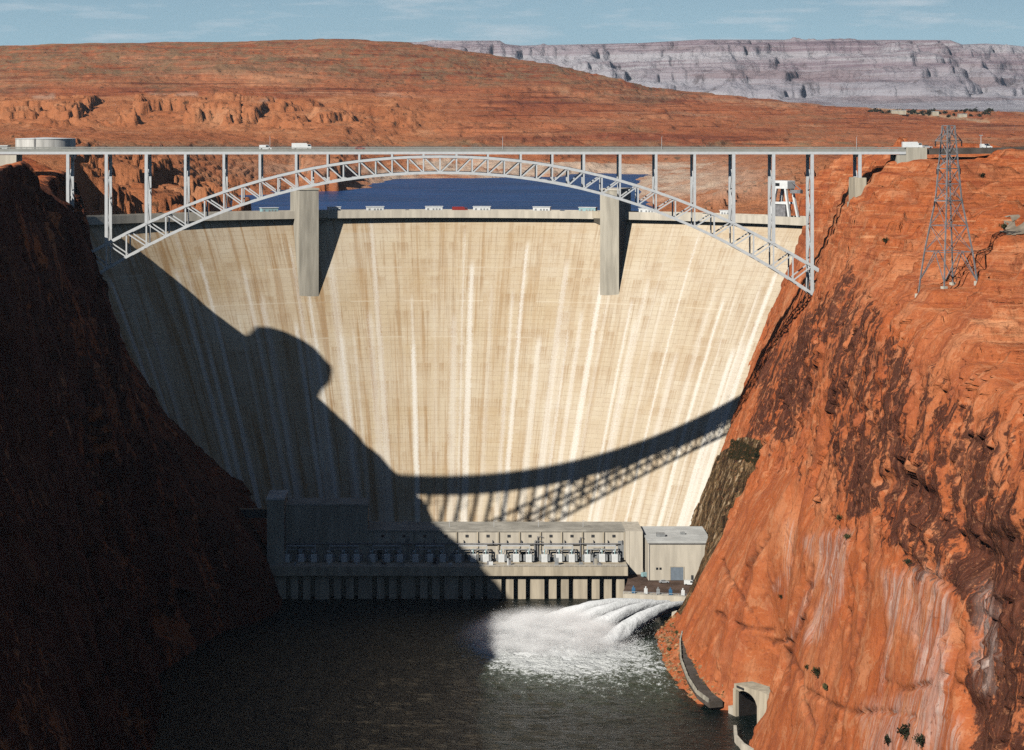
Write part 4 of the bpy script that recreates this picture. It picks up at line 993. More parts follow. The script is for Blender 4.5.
b = MB(); b.box(-82.0, -73.8, 1080, 1104, 2, 46); ploc(b).build('stair_tower', CONC_GREY, ps)
b = MB(); b.box(-82.3, -73.5, 1079.7, 1104.3, 46, 46.9); ploc(b).build('stair_tower_roof', ROOFW, ps)
b = MB(); b.box(-73.7, -34.5, 1091.2, 1110, 15.6, 41.5); ploc(b).build('erection_hall', CONC_GREY, ps)
b = MB(); b.box(-73.9, -34.2, 1090.9, 1110.3, 41.5, 42.2); ploc(b).build('hall_roof', ROOFG, ps)
b = MB(); b.box(-100, -82.05, 1092, 1096, 35.5, 39.6); ploc(b).build('link_passage', DARKM, ps)
b = MB(); b.box(90.4, 96.6, 1086, 1112, 9, 30.2); b.box(88.6, 90.35, 1088, 1112, 9, 30.0); ploc(b).build('side_block', CONC_PALE, ps)
b = MB(); b.box(85.2, 90.0, 1091.5, 1091.97, 15.7, 24.6); ploc(b).build('shutter_door', GREYM, ps)

rgp = random.Random(33)
for i in range(46):
    x = rgp.uniform(-72, 86); w_, d_, h_ = rgp.uniform(.6, 2.2), rgp.uniform(.5, 1.2), rgp.uniform(.8, 3.4); y = rgp.choice((1078.5, 1080.2, 1089.4, 1090.2))
    b = MB(); b.box(x, x + w_, y - d_/2, y + d_/2, 15.605, 15.6 + h_, .06); ploc(b).build('cabinet', rgp.choice((GREYM, WHITE, STEELD, DARKM, CONC_GREY)), ps)
for i in range(22):
    x = rgp.uniform(-70, 86); z1 = rgp.uniform(20, 27)
    b = MB(); b.bar((x, 1091.2, 15.6), (x, 1091.2, z1), rgp.uniform(.18, .5)); b.bar((x, 1091.2, z1), (x + rgp.uniform(-4, 4), 1091.1, z1 - .05), .22); ploc(b).build('cable_riser', rgp.choice((GREYM, STEELD, DARKM)), ps)
for i in range(16):
    x = rgp.uniform(-68, 80); w_ = rgp.uniform(1.2, 4.2)
    b = MB(); b.box(x, x + w_, 1091.86, 1091.97, 15.7, 15.7 + rgp.uniform(2.2, 4.8)); ploc(b).build('doorway', rgp.choice((DARKM, GREYM, DARKM)), ps)

# workshop hall to the right with roll-up door
ws = empty('workshop_building', (111, 1075, 9.8), 0, 'pale concrete workshop hall with white roof and grey roller door', 'workshop')
b = MB(); b.box(-13.2, 16.5, -3.4, 36, 0, 17.6); w_ = b.build('wall', CONC_PALE, ws)
b = MB(); b.box(-13.5, 16.8, -3.7, 36.3, 17.6, 18.3); b.build('roof', ROOFW, ws)
b = MB(); b.box(-2.6, 3.4, -3.55, -3.405, 0.05, 6.2); b.build('roller_door', DOORM, ws)
b = MB(); b.box(-3.0, -2.62, -3.6, -3.41, 0.05, 6.5); b.box(3.42, 3.8, -3.6, -3.41, 0.05, 6.5); b.box(-2.62, 3.42, -3.6, -3.41, 6.2, 6.5); b.build('door_frame', CONC, ws)
for x in (-9.5, -7.9): b = MB(); b.box(x, x + 1.0, -3.55, -3.405, 5.0, 6.0); b.build('window', GLASSD, ws)
for x in (7.0, 10.0): b = MB(); b.box(x, x + 1.1, -3.55, -3.405, 0.05, 2.4); b.build('door', DARKM, ws)
b = MB(); b.tube([(-13, -3.75, 17.2), (16.4, -3.75, 17.2)], .16, 6); b.tube([(-12.6, -3.6, 0), (-12.6, -3.6, 17.2)], .12, 6); b.build('gutter', STEELD, ws)
b = MB(); b.box(-8, -4, 8, 12, 18.3, 19.8); b.box(4, 6, 14, 16, 18.3, 19.4); b.build('roof_vent', GREYM, ws)

# transformers and steel portals on the deck
def transformer():
    r = empty('transformer', (0, 0, 0))
    b = MB(); b.box(-1.5, 1.5, -1.3, 1.3, 0.3, 3.9, 0.15); b.build('tank', WHITE, r)
    b = MB(); b.box(-1.8, 1.8, -1.6, 1.6, 0, 0.3); b.build('plinth', CONC, r)
    for sx in (-1, 1):
        b = MB()
        for i in range(5): b.box(sx * 2.1 - .45, sx * 2.1 + .45, -1.2 + i * .55, -1.0 + i * .55, .8, 3.5)
        b.build('radiator', GREYM, r)
    for x in (-.9, 0, .9):
        b = MB(); b.tube([(x * (1 + .12 * i), 0, 3.9 + .28 * i) for i in range(9)], [.16 if i % 2 else .26 for i in range(9)], 8); b.build('bushing', STEELD if x else TEAL, r)
    b = MB(); b.tube([(-1.4, .8, 5.0), (.4, .8, 5.0)], .42, 10); b.tube([(-.8, .8, 3.9), (-.8, .8, 4.7)], .1, 6); b.build('oil_tank', WHITE, r)
    return r
def portal(L):
    r = empty('steel_portal', (0, 0, 0))
    for x in (-L/2, L/2):
        b = MB(); b.bar((x, -.5, 0), (x, -.5, 7.6), .4); b.bar((x, .9, 0), (x, .9, 7.6), .4)
        for i in range(4): b.bar((x, -.5, .3 + i * 1.8), (x, .9, 2.1 + i * 1.8), .16)
        b.build('post', STEEL, r)
    b = MB(); b.bar((-L/2, -.5, 7.5), (L/2, -.5, 7.5), .5); b.bar((-L/2, .9, 7.5), (L/2, .9, 7.5), .4); b.bar((-L/2, -.5, 5.9), (L/2, -.5, 5.9), .32); b.build('beam', STEEL, r)
    for x in np.linspace(-L/2 + 1.5, L/2 - 1.5, 3):
        b = MB(); b.tube([(x, -.5, 5.7 - .2 * i) for i in range(7)], [.12 if i % 2 else .22 for i in range(7)], 8); b.build('insulator', DARKM, r)
    return r
T0 = transformer(); P0 = portal(13.5)
ordn = ('first', 'second', 'third', 'fourth', 'fifth', 'sixth', 'seventh', 'eighth')
tp = []
for u in range(8):
    base = (g0 - 43 * u - 12.2 - CX) * 1085 / F
    if base < -76: continue
    for k, dx_ in enumerate((-6.8, 0.2, 6.2)): tp.append((u, k, base + dx_))
n = 0
for u, k, x in tp:
    o = T0 if n == 0 else copy_tree(T0); n += 1
    o.location = (x, 1085.2 + (0.6 if k == 1 else 0), 15.604)
    where = ('left', 'middle', 'right')[k]
    tag(o, 'white transformer, %s one in the %s bay from the workshop end' % (where, ordn[u]), 'transformer', 'transformers on the power station deck')
for u in range(8):
    base = (g0 - 43 * u - 12.2 - CX) * 1085 / F
    if base < -74: continue
    o = P0 if u == 0 else copy_tree(P0)
    o.location = (base, 1087.6, 15.604)
    tag(o, 'grey steel portal frame behind the %s transformer bay from the workshop end' % ordn[u], 'steel portal', 'steel portals on the power station deck')

# yard, outlet works, jets
b = MB(); b.add([(84, 1046, 9.7), (114, 1038, 9.7), (126, 1046, 9.7), (128, 1074, 9.7), (88, 1091, 9.7), (88.6, 1074.5, 9.7)] + [(84, 1046, -4), (114, 1038, -4), (126, 1046, -4), (128, 1074, -4), (88, 1091, -4), (88.6, 1074.5, -4)],
        [(0,1,2,3,4,5)] + [(i, i+6, (i+1)%6+6, (i+1)%6) for i in range(6)])
tag(b.build('yard_paving', YARD), kind='structure')
ow = empty('outlet_works', (99, 1042, 0), 0, 'pale concrete outlet structure with four steel nozzles at the water', 'outlet works')
def oloc(mb): mb.v = [(x - 99, y - 1042, z) for x, y, z in mb.v]; return mb
b = MB(); b.add([(83.5, 1040.5, -4), (113.5, 1033.5, -4), (114, 1037.5, -4), (84, 1045.5, -4), (83.5, 1040.5, 9.9), (113.5, 1033.5, 9.9), (114, 1037.5, 9.9), (84, 1045.5, 9.9)], [(3,2,1,0),(4,5,6,7),(0,1,5,4),(1,2,6,5),(2,3,7,6),(3,0,4,7)])
oloc(b).build('wall', CONC_PALE, ow)
b = MB()
for i in range(13):
    t = i / 12; x, y = 83.8 + 29.5 * t, 1041.2 - 7 * t; b.box(x - .06, x + .06, y - .06, y + .06, 9.9, 11.0)
b.bar((83.8, 1041.2, 11.0), (113.3, 1034.2, 11.0), .1); oloc(b).build('railing', STEEL, ow)
jets = []
for i, t in enumerate((0.26, 0.46, 0.68, 0.92)):
    s0 = np.array((83.5 + 30 * t, 1040.5 - 7 * t, 6.3))
    e0 = (np.array((37., 1003., 0)), np.array((47., 995., 0)), np.array((57., 986., 0)), np.array((68., 974., 0)))[i]
    jets.append((s0, e0))
    d_ = (e0 - s0); d_[2] = 0; d_ /= np.linalg.norm(d_)
    b = MB(); b.tube([s0 - d_ * 2, s0 + d_ * 2.2], [1.55, 1.35], 14); nz = oloc(b).build('nozzle', STEEL, ow)
    b = MB(); b.tube([s0 + d_ * 1.5, s0 + d_ * 1.9], [1.75, 1.75], 14); oloc(b).build('rim', DARKM, nz)
for i in range(5):
    b = MB(); t = 0.12 + 0.19 * i; x, y = 85 + 29 * t, 1043.2 - 7 * t; b.box(x - .8, x + .8, y - .7, y + .7, 9.9, 12.3, .1); b.tube([(x, y, 12.3), (x, y, 13.2)], .35, 8); oloc(b).build('valve_cabinet', (BLUEP, WHITE, GREYM, BLUEP, WHITE)[i], ow)

def make_jet_mat():
    k = NT('white_water', 0.85, 0.2)
    p = k.uv()
    n = k.noise(k.scale(p, (0.05, 9.0, 1)), 1.0, 6, 0.65)
    k.color(k.mix(k.smooth(n, 0.30, 0.62), (0.74, 0.76, 0.75), (0.94, 0.95, 0.95)))
    k.b.inputs['Subsurface Weight'].default_value = 0.0
    k.normal(k.bump(k.noise(k.scale(p, (0.4, 14, 1)), 1.0, 5, 0.6), 0.8, 0.6))
    return k.m
JETM = make_jet_mat()
jl = ('farthest white water jet leaving the outlet works nearest the power station', 'second white water jet from the power station, between its neighbours', 'third white water jet from the power station, beside the nearest one', 'nearest white water jet, falling closest to the right bank')
for i, (s0, e0) in enumerate(jets):
    n_ = 60; tt = np.linspace(0, 1, n_)[:, None]; an = np.linspace(0, 2 * np.pi, 33)[None, :]
    ctr = s0[None, :] * (1 - tt) + e0[None, :] * tt
    ctr[:, 2] = s0[2] + 11.0 * tt[:, 0] * (1 - tt[:, 0]) - (s0[2] + 2.0) * tt[:, 0] ** 1.8
    d_ = e0 - s0; Ln = np.linalg.norm(d_[:2]); side = np.array([-d_[1], d_[0], 0]) / Ln
    rad = 1.8 + 3.2 * tt ** 1.1 + (0.08 + 0.5 * tt) * fbm(tt * Ln / 7.0, np.cos(an) * 1.5, np.sin(an) * 1.5, 4, 500 + i)
    J = ctr[:, None, :] + (rad * np.cos(an))[..., None] * side + (rad * np.sin(an) * 0.95)[..., None] * np.array([0, 0, 1.0])
    J[..., 2] = np.maximum(J[..., 2], -0.6)
    J -= s0
    uvj = np.stack([tt * Ln + 0 * an, an / 6.283 + 0 * tt], -1)
    o = grid_obj('water_jet', J, JETM, None, uvj, True, False, None)
    o.location = s0
    tag(o, jl[i], 'water jet', 'water jets from the outlet works')
# boiling white water where the jets land
gx = np.linspace(8, 96, 130); gy = np.linspace(940, 1018, 120); GY_, GX_ = np.meshgrid(gy, gx, indexing='ij')
env = np.exp(-((GX_ - 50) / 27) ** 2 - ((GY_ - 984) / 20) ** 2)
hh = 5.6 * env * (0.55 + 0.45 * fbm(GX_ / 9, GY_ / 9, 0, 5, 521)) + 1.5 * env * np.abs(fbm(GX_ / 2.6, GY_ / 2.6, 0, 4, 525)) - 0.9
o = grid_obj('boiling_foam', np.stack([GX_, GY_, hh], -1), plain('foam_white', (0.88, 0.90, 0.89), 0.95, 0.1, 0.05, 0.5), None, None, True, True, None)
tag(o, 'heaped white foam where the jets strike the river', 'foam', None, 'stuff')
def mist(name, loc, scl, dens, seed):
    m = bpy.data.materials.new(name); m.use_nodes = True; t = m.node_tree; t.nodes.clear()
    out = t.nodes.new('ShaderNodeOutputMaterial'); v = t.nodes.new('ShaderNodeVolumePrincipled'); t.links.new(v.outputs[0], out.inputs['Volume'])
    v.inputs['Color'].default_value = (0.97, 0.98, 0.98, 1); v.inputs['Anisotropy'].default_value = -0.35
    tc = t.nodes.new('ShaderNodeTexCoord'); ln = t.nodes.new('ShaderNodeVectorMath'); ln.operation = 'LENGTH'; t.links.new(tc.outputs['Object'], ln.inputs[0])
    mr = t.nodes.new('ShaderNodeMapRange'); mr.interpolation_type = 'SMOOTHSTEP'; mr.inputs[1].default_value = 1.0; mr.inputs[2].default_value = 0.15
    t.links.new(ln.outputs['Value'], mr.inputs[0])
    nz = t.nodes.new('ShaderNodeTexNoise'); nz.inputs['Scale'].default_value = 3.2; nz.inputs['Detail'].default_value = 5; nz.inputs['Roughness'].default_value = 0.6
    mp = t.nodes.new('ShaderNodeMapping'); mp.inputs[1].default_value = (seed, seed * 2, 0); t.links.new(tc.outputs['Object'], mp.inputs[0]); t.links.new(mp.outputs[0], nz.inputs['Vector'])
    m2 = t.nodes.new('ShaderNodeMapRange'); m2.inputs[1].default_value = 0.38; m2.inputs[2].default_value = 0.68; t.links.new(nz.outputs[0], m2.inputs[0])
    mu = t.nodes.new('ShaderNodeMath'); mu.operation = 'MULTIPLY'; t.links.new(mr.outputs[0], mu.inputs[0]); t.links.new(m2.outputs[0], mu.inputs[1])
    mm = t.nodes.new('ShaderNodeMath'); mm.operation = 'MULTIPLY'; mm.inputs[1].default_value = dens; t.links.new(mu.outputs[0], mm.inputs[0]); t.links.new(mm.outputs[0], v.inputs['Density'])
    bm = MB()
    vs = []; nu, nv = 24, 12
    for j in range(nv + 1):
        f_ = math.pi * j / nv
        for i in range(nu): vs.append((math.sin(f_) * math.cos(2*math.pi*i/nu), math.sin(f_) * math.sin(2*math.pi*i/nu), math.cos(f_)))
    fs = [(j*nu+i, (j+1)*nu+i, (j+1)*nu+(i+1)%nu, j*nu+(i+1)%nu) for j in range(nv) for i in range(nu)]
    bm.add(vs, fs); o = bm.build('spray_mist', m); o.location = loc; o.scale = scl
    return tag(o, 'white cloud of spray hanging over the landing jets', 'spray', None, 'stuff')
mist('spray_volume', (46, 986, 1), (42, 34, 15), 0.60, 3)
rg = np.random.default_rng(11)
sunv = np.array([-0.6 * 0.831, -0.8 * 0.831, 0.556])
def droplets(n, c, s, zmax, seed):
    p = rg.normal(size=(n, 3)); p[:, 2] = np.abs(p[:, 2])
    P_ = np.array(c) + p * np.array(s)
    d_ = fbm(P_[:, 0] / 7, P_[:, 1] / 7, P_[:, 2] / 5, 4, seed)
    return P_[(d_ > -0.25 + 0.12 * np.linalg.norm(p, axis=1)) & (P_[:, 2] < zmax)]
D_ = [droplets(60000, (50, 986, 0), (15, 11, 3.4), 14, 701), droplets(36000, (37, 990, 0), (13, 11, 4.2), 16, 703), droplets(24000, (60, 976, 0), (14, 9, 1.6), 7, 705)]
for s0, e0 in jets:                                                     # spray torn off the jets
    t_ = rg.random(6000) ** 0.6; b_ = s0[None] * (1 - t_[:, None]) + e0[None] * t_[:, None]
    b_[:, 2] = s0[2] + 11 * t_ * (1 - t_) - (s0[2] + 2) * t_ ** 1.8
    D_.append(b_ + rg.normal(size=(6000, 3)) * (0.4 + 2.2 * t_[:, None]) * np.array([1, 1, .7]))
D_ = np.concatenate(D_); D_ = D_[D_[:, 2] > 0.05]
n_ = len(D_); r_ = rg.uniform(0.05, 0.15, n_)
nv = sunv[None] + rg.normal(size=(n_, 3)) * 0.55; nv /= np.linalg.norm(nv, axis=1)[:, None]
u_ = np.cross(nv, rg.normal(size=(n_, 3))); u_ /= np.linalg.norm(u_, axis=1)[:, None]; v_ = np.cross(nv, u_)
# each droplet a small flattened octahedron
vs = np.stack([D_ + u_ * r_[:, None], D_ + v_ * r_[:, None], D_ - u_ * r_[:, None], D_ - v_ * r_[:, None], D_ + nv * r_[:, None] * .5, D_ - nv * r_[:, None] * .5], 1).reshape(-1, 3)
tri = np.array([(0,1,4),(1,2,4),(2,3,4),(3,0,4),(1,0,5),(2,1,5),(3,2,5),(0,3,5)])
fs = (np.arange(n_)[:, None, None] * 6 + tri[None]).reshape(-1, 3)
me = bpy.data.meshes.new('spray_droplets'); me.vertices.add(len(vs)); me.vertices.foreach_set('co', vs.astype(np.float32).ravel())
me.loops.add(fs.size); me.loops.foreach_set('vertex_index', fs.ravel().astype(np.int32)); me.polygons.add(len(fs)); me.polygons.foreach_set('loop_start', np.arange(0, fs.size, 3, dtype=np.int32)); me.update(calc_edges=True)
tag(mesh_obj('spray_droplets', me, plain('spray_white', (0.92, 0.93, 0.93), 0.95, 0.1, 0.02, 0.5)), 'white spray of droplets thrown up where the jets land', 'spray', None, 'stuff')

# ---------------------------------------------------------------- right bank: service road, portal, kerb wall
rp = [ground_at(x, y, z) for x, y, z in ((706, 590, 9.9), (700, 602, 9.5), (692, 622, 8.5), (687, 642, 7.5), (688, 660, 6.3), (695, 678, 5.2), (704, 692, 4.4), (716, 701, 3.8))]
pts = []
for a, c in zip(rp[:-1], rp[1:]):
    for t in (0, .25, .5, .75): pts.append(tuple(np.array(a) * (1 - t) + np.array(c) * t))
ribbon('service_road', pts + [rp[-1]], 5.5, ASPH)
gr = tag(MB().build('guard_wall', None) if False else empty('guard_wall', rp[3]), 'low grey guard wall along the river side of the service road', 'guard wall')
b = MB()
for i, p in enumerate(pts[3:]):
    q = (pts[3:] + [rp[-1]])[i + 1] if i + 1 < len(pts[3:]) else rp[-1]
    d_ = np.array(q) - np.array(p); d_[2] = 0; d_ /= np.linalg.norm(d_); nrm = np.array([-d_[1], d_[0], 0])
    nrm = nrm if nrm[0] < 0 else -nrm
    a, c = np.array(p) + nrm * 2.9, np.array(q) + nrm * 2.9
    b.bar(a + (0, 0, .2), a + (c - a) * .82 + (0, 0, .2), .6, 1.5)
b.v = [tuple(np.array(v) - np.array(rp[3])) for v in b.v]; b.build('wall', CONC_GREY, gr)

tp_ = empty('tunnel_portal', (117.3, 852, 0), R(-66), 'concrete tunnel portal with dark arched opening at the right bank', 'tunnel portal')
tp_.scale = (0.86, 0.9, 0.80)
b = MB(); b.box(2.5, 16.5, 0, 9, -3, 17.2); b.build('headwall', CONC, tp_)
b = MB(); b.prism([(-16.5, 13.2), (-15.1, 13.2)] + [(-6.5 - 8.4 * math.cos(a_), 9.5 + 4.6 * math.sin(a_)) for a_ in np.linspace(0.8, math.pi - .2, 9)] + [(2.48, 9.5), (2.48, 16.9), (-16.5, 15.6)], 0.05, 8.9); b.build('lintel', CONC, tp_)
b = MB(); b.box(-17.5, -15.2, 0.1, 1.6, -3, 13.15); b.build('pier', CONC, tp_)
b = MB(); b.box(-16.0, 3.0, 10.0, 10.6, -3, 14.5); b.box(-17.0, -15.25, 1.63, 9.98, -3, 13.1); b.box(-16.0, 3.0, 8.95, 10.0, 14.1, 14.5); b.build('opening', INK, tp_)  # back and side panels coloured dark as the shade inside
b = MB(); b.box(-22, -16.6, 0.4, 6, -3, 3.6); b.build('wing_wall', CONC_PALE, tp_)
b = MB(); b.box(-14, -8, -0.25, 0.04, 14.4, 15.3); b.build('drain_slot', DARKM, tp_)
kp = [ground_at(x, y, 3.0) for x, y in ((735, 724), (736, 734), (743, 742), (753, 748), (766, 756))]
b = MB()
for a, c in zip(kp[:-1], kp[1:]):
    a, c = np.array(a), np.array(c); b.bar(a - (0, 0, 2.9), c - (0, 0, 2.9), 1.1, 5.0)
b.v = [tuple(np.array(v) - np.array(kp[1])) for v in b.v]
o = b.build('river_wall', CONC_PALE); o.location = kp[1]; tag(o, 'short curved pale concrete wall at the water below the tunnel portal', 'river wall')
lp = ground_at(147, 664, 0)
o = empty('outlet_portal', (lp[0] - 1, lp[1], 0), 0, 'small concrete outlet block in deep shade at the foot of the left wall', 'outlet portal')
b = MB(); b.box(-3.5, 3.5, -3, 8, -3, 13); b.build('wall', CONC_PALE, o)
b = MB(); b.box(-2.2, 2.2, -3.1, -3.003, -1, 7); b.build('opening', INK, o)  # flat dark panel in place of a shaded recess

# ---------------------------------------------------------------- yard vehicles
o = car('tanker_truck', WHITE, 'truck'); o.location = ground_at(700, 582, 9.72); o.rotation_euler = (0, 0, R(80)); tag(o, 'white box truck parked by the right corner of the workshop', 'truck')
for pxc, pyc, m, kd, rz, lab in ((647, 577, TEAL, 'van', 20, 'teal van parked between power station and workshop'), (664, 583, SILVER, 'car', 5, 'silver car parked in front of the workshop roller door'), (690, 585, WHITE, 'van', -10, 'white van parked in the yard near the workshop right corner')):
    o = car('parked_car' if kd == 'car' else 'parked_van', m, kd); o.location = ground_at(pxc, pyc, 9.72); o.rotation_euler = (0, 0, R(rz)); tag(o, lab, kd, 'vehicles in the workshop yard')

# ---------------------------------------------------------------- left rim: storage tank and low building
tk = empty('storage_tank', (-256, 1480, 207.4), 0, 'wide low weathered white storage tank on the left canyon rim', 'storage tank')
b = MB(); b.tube([(0,0,-8),(0,0,6.3)], 19.3, 72); b.build('wall', TANKM, tk, False)
b = MB(); b.tube([(0,0,6.3),(0,0,6.6),(0,0,7.3)], [19.6, 19.6, 1.0], 72); b.build('roof', WHITE, tk)
b = MB(); b.bar((-4.0, -19.1, -1), (-4.0, -19.1, 7.0), .25); b.bar((-3.3, -19.3, -1), (-3.3, -19.3, 7.0), .25)
b.build('ladder', STEELD, tk)
bd = empty('site_building', (-283, 1470, 206.0), 0, 'low white flat-roofed building left of the storage tank', 'building')
b = MB(); b.box(-14, 5, -6, 6, -5, 3.2); b.build('wall', WHITE, bd)
b = MB(); b.box(-14.4, 5.4, -6.4, 6.4, 3.2, 3.7); b.build('roof', ROOFW, bd)
for x in (-10, -5, 0): b = MB(); b.box(x, x + 1.6, -6.06, -6.004, .9, 2.2); b.build('window', GLASSD, bd)

# light mast and cars by the highway on the right
lx, ly = (981 - CX) * 1040 / F, 1040.0
lm = empty('light_mast', (lx, ly, right_ground(lx, ly) - .3), 0, 'tall slim light mast beside the highway on the right rim', 'light mast')
b = MB(); b.tube([(0,0,0),(0,0,10.5)], [.22,.12], 8); b.build('pole', STEEL, lm)
b = MB(); b.box(-.8,.8,-.25,.25,10.4,10.8); b.build('lamp_head', GREYM, lm)
for pxc, yy, m, kd, lab in ((986, 1046, WHITE, 'van', 'white van parked at the foot of the tall light mast'), (927, 1010, SILVER, 'car', 'silver car on the highway just right of the bridge abutment'), (912, 1003, WHITE, 'truck', 'white truck on the highway coming off the right bridge end')):
    x = (pxc - CX) * yy / F
    o = car({'van':'parked_van','car':'highway_car','truck':'box_truck'}[kd], m, kd); o.location = (x, yy, (right_ground(x, yy) if kd == 'van' else 213.55)); tag(o, lab, kd)
gp = [(x, y, right_ground(x, y)) for x, y in ((178, 742), (186, 738))]

# ---------------------------------------------------------------- shrubs on the right wall, trees far off
def leafclump(rad, n, flat=0.7, leaf=0.28, seed=0):
    rg = random.Random(seed); b = MB()
    for _ in range(n):
        while True:
            p = np.array([rg.uniform(-1, 1), rg.uniform(-1, 1), rg.uniform(-.6, 1)])
            if 0.25 < np.linalg.norm(p) < 1: break
        p = p * rad * np.array([1, 1, flat]) * (0.75 + 0.35 * math.sin(5 * p[0] + 3 * p[1])) + np.array([0, 0, rad * .55])
        a = np.array([rg.gauss(0, 1) for _ in range(3)]); a /= np.linalg.norm(a); c = np.cross(a, (0.3, .5, .8)); c /= np.linalg.norm(c)
        s_ = leaf * rg.uniform(.6, 1.5)
        b.add([p - a * s_, p + c * s_ * .6, p + a * s_, p - c * s_ * .6], [(0, 1, 2, 3)])
    return b
def make_shrub(seed, m):
    r = empty('desert_shrub', (0, 0, 0))
    leafclump(1.0, 420, .75, .13, seed).build('foliage', m, r)
    b = MB()
    for a in range(6): b.tube([(0,0,-.3),(.5*math.cos(a*1.05), .5*math.sin(a*1.05), .7)], [.06,.02], 5)
    b.build('stem', TWIG, r); return r
SH = [make_shrub(1, LEAF), make_shrub(2, LEAFD)]
used = [False, False]
pxw, pyw = project(RW)
vis = np.ones(pxw.shape, bool)
sp = [(817, 676, 3.2, 0, 'olive shrub on the lower right wall above the tunnel portal'), (826, 688, 2.0, 0, 'small olive shrub just below a larger one on the lower right wall'), (806, 668, 1.6, 0, 'small olive shrub left of a larger one on the lower right wall'),
      (905, 738, 3.6, 1, 'dark shrub at the bottom edge below the white mineral streaks'), (922, 744, 3.0, 1, 'dark shrub right of another at the bottom below the white streaks'), (888, 742, 2.4, 1, 'dark shrub left of another at the bottom below the white streaks'),
      (838, 519, 1.8, 0, 'olive shrub on the ledge where the great slab begins'), (846, 537, 1.7, 0, 'olive shrub at the head of a white streak on the wall'), (909, 562, 1.7, 1, 'dark shrub on the ledge at the head of the white mineral streaks'),
      (780, 598, 1.6, 0, 'small shrub in the crack beside the service road wall'), (756, 456, 2.2, 1, 'dark bush on the seep line beside the dam'), (886, 243, 2.0, 0, 'grey green shrub on the bench left of the transmission tower'),
      (1004, 226, 2.4, 0, 'olive shrub at the edge of the gravel pad on the bench'), (985, 176, 2.0, 1, 'dark shrub in a ledge of the bench below the light mast'), (676, 632, 1.6, 0, 'shrub on the rocky bank beside the water jets'), (669, 648, 1.5, 0, 'shrub low on the rocky bank near the river edge')]
for sx, sy, s_, k, lab in sp:
    d2 = (pxw - sx) ** 2 + (pyw - sy) ** 2
    cand = np.where(d2 < 6)
    if len(cand[0]) == 0: cand = np.unravel_index([int(np.argmin(d2))], d2.shape)
    i_ = int(np.argmin(RW[cand][:, 1])); p = RW[cand][i_]
    o = SH[k] if not used[k] else copy_tree(SH[k]); used[k] = True
    o.location = (p[0] - .2, p[1], p[2] - .1); o.scale = (s_ * .8, s_ * .8, s_ * .8); o.rotation_euler = (0, 0, sx)
    tag(o, lab, 'shrub', 'shrubs on the right canyon side')
tb = MB(); rg = random.Random(5)
for i in range(95):
    x = 868 + 125 * rg.random() ** 0.8; r_ = rg.uniform(5600, 6100); p = hills(x, r_)
    c_ = leafclump(rg.uniform(4, 9), 60, .8, 2.0, i); tb.add([(v[0] + p[0], v[1] + p[1], v[2] + p[2]) for v in c_.v], c_.f)
tag(tb.build('distant_treeline', LEAFD), 'dark line of distant town trees below the mesas', 'trees', None, 'stuff')
for i, (x, lab) in enumerate(((898, 'long pale far building left of the distant tree line'), (935, 'small white far building amid the distant trees'), (962, 'pale far building at the right of the distant tree line'))):
    p = hills(x, 5500); o = empty('far_building', p, 0, lab, 'building', 'far town buildings')
    L = (34, 14, 20)[i]
    b = MB(); b.box(-L/2, L/2, -8, 8, -3, 7); b.build('wall', CONC, o); b = MB(); b.box(-L/2 - .6, L/2 + .6, -8.6, 8.6, 7, 8); b.build('roof', ROOFW, o)

# broken rock along the water's edge
rg = np.random.default_rng(21); b = MB()
selb = np.where((pxw > 655) & (pxw < 725) & (pyw > 600) & (pyw < 722) & (RW[..., 2] > -0.3) & (RW[..., 2] < 7.5) & (RW[..., 1] > 870) & (RW[..., 1] < 1030))
for i_ in rg.choice(len(selb[0]), 420):
    c_ = RW[selb[0][i_], selb[1][i_]]; r_ = 0.25 + 0.75 * rg.random() ** 2.5
    dirs = rg.normal(size=(8, 3)); dirs /= np.linalg.norm(dirs, axis=1)[:, None]
    base_ = np.array([(-1,-1,-1),(1,-1,-1),(1,1,-1),(-1,1,-1),(-1,-1,1),(1,-1,1),(1,1,1),(-1,1,1)], float) * .6 + dirs * .35
    b.add([tuple(c_ + v * r_ * np.array([1.2, 1, .8]) + (0, 0, .15 * r_)) for v in base_], [(3,2,1,0),(4,5,6,7),(0,1,5,4),(1,2,6,5),(2,3,7,6),(3,0,4,7)])
tag(b.build('bank_rubble', plain('broken_tan_rock', (0.42, 0.24, 0.125), 0.95, 0.1, 0.35, 0.35)), 'loose broken rock scattered along the right water edge', 'rubble', None, 'stuff')
b = MB(); rg2 = random.Random(9)
for i_ in rg.choice(len(selb[0]), 150):
    c_ = RW[selb[0][i_], selb[1][i_]]
    if c_[2] < 1.0: continue
    q2 = leafclump(rg2.uniform(.4, 1.0), 26, .7, .2, int(i_)); b.add([(v[0] + c_[0], v[1] + c_[1], v[2] + c_[2]) for v in q2.v], q2.f)
tag(b.build('bank_brush', plain('dry_brush', (0.27, 0.20, 0.085), 0.9, 0.1, 0.4, 0.3)), 'dry tan brush covering the rocky bank by the jets', 'brush', None, 'stuff')

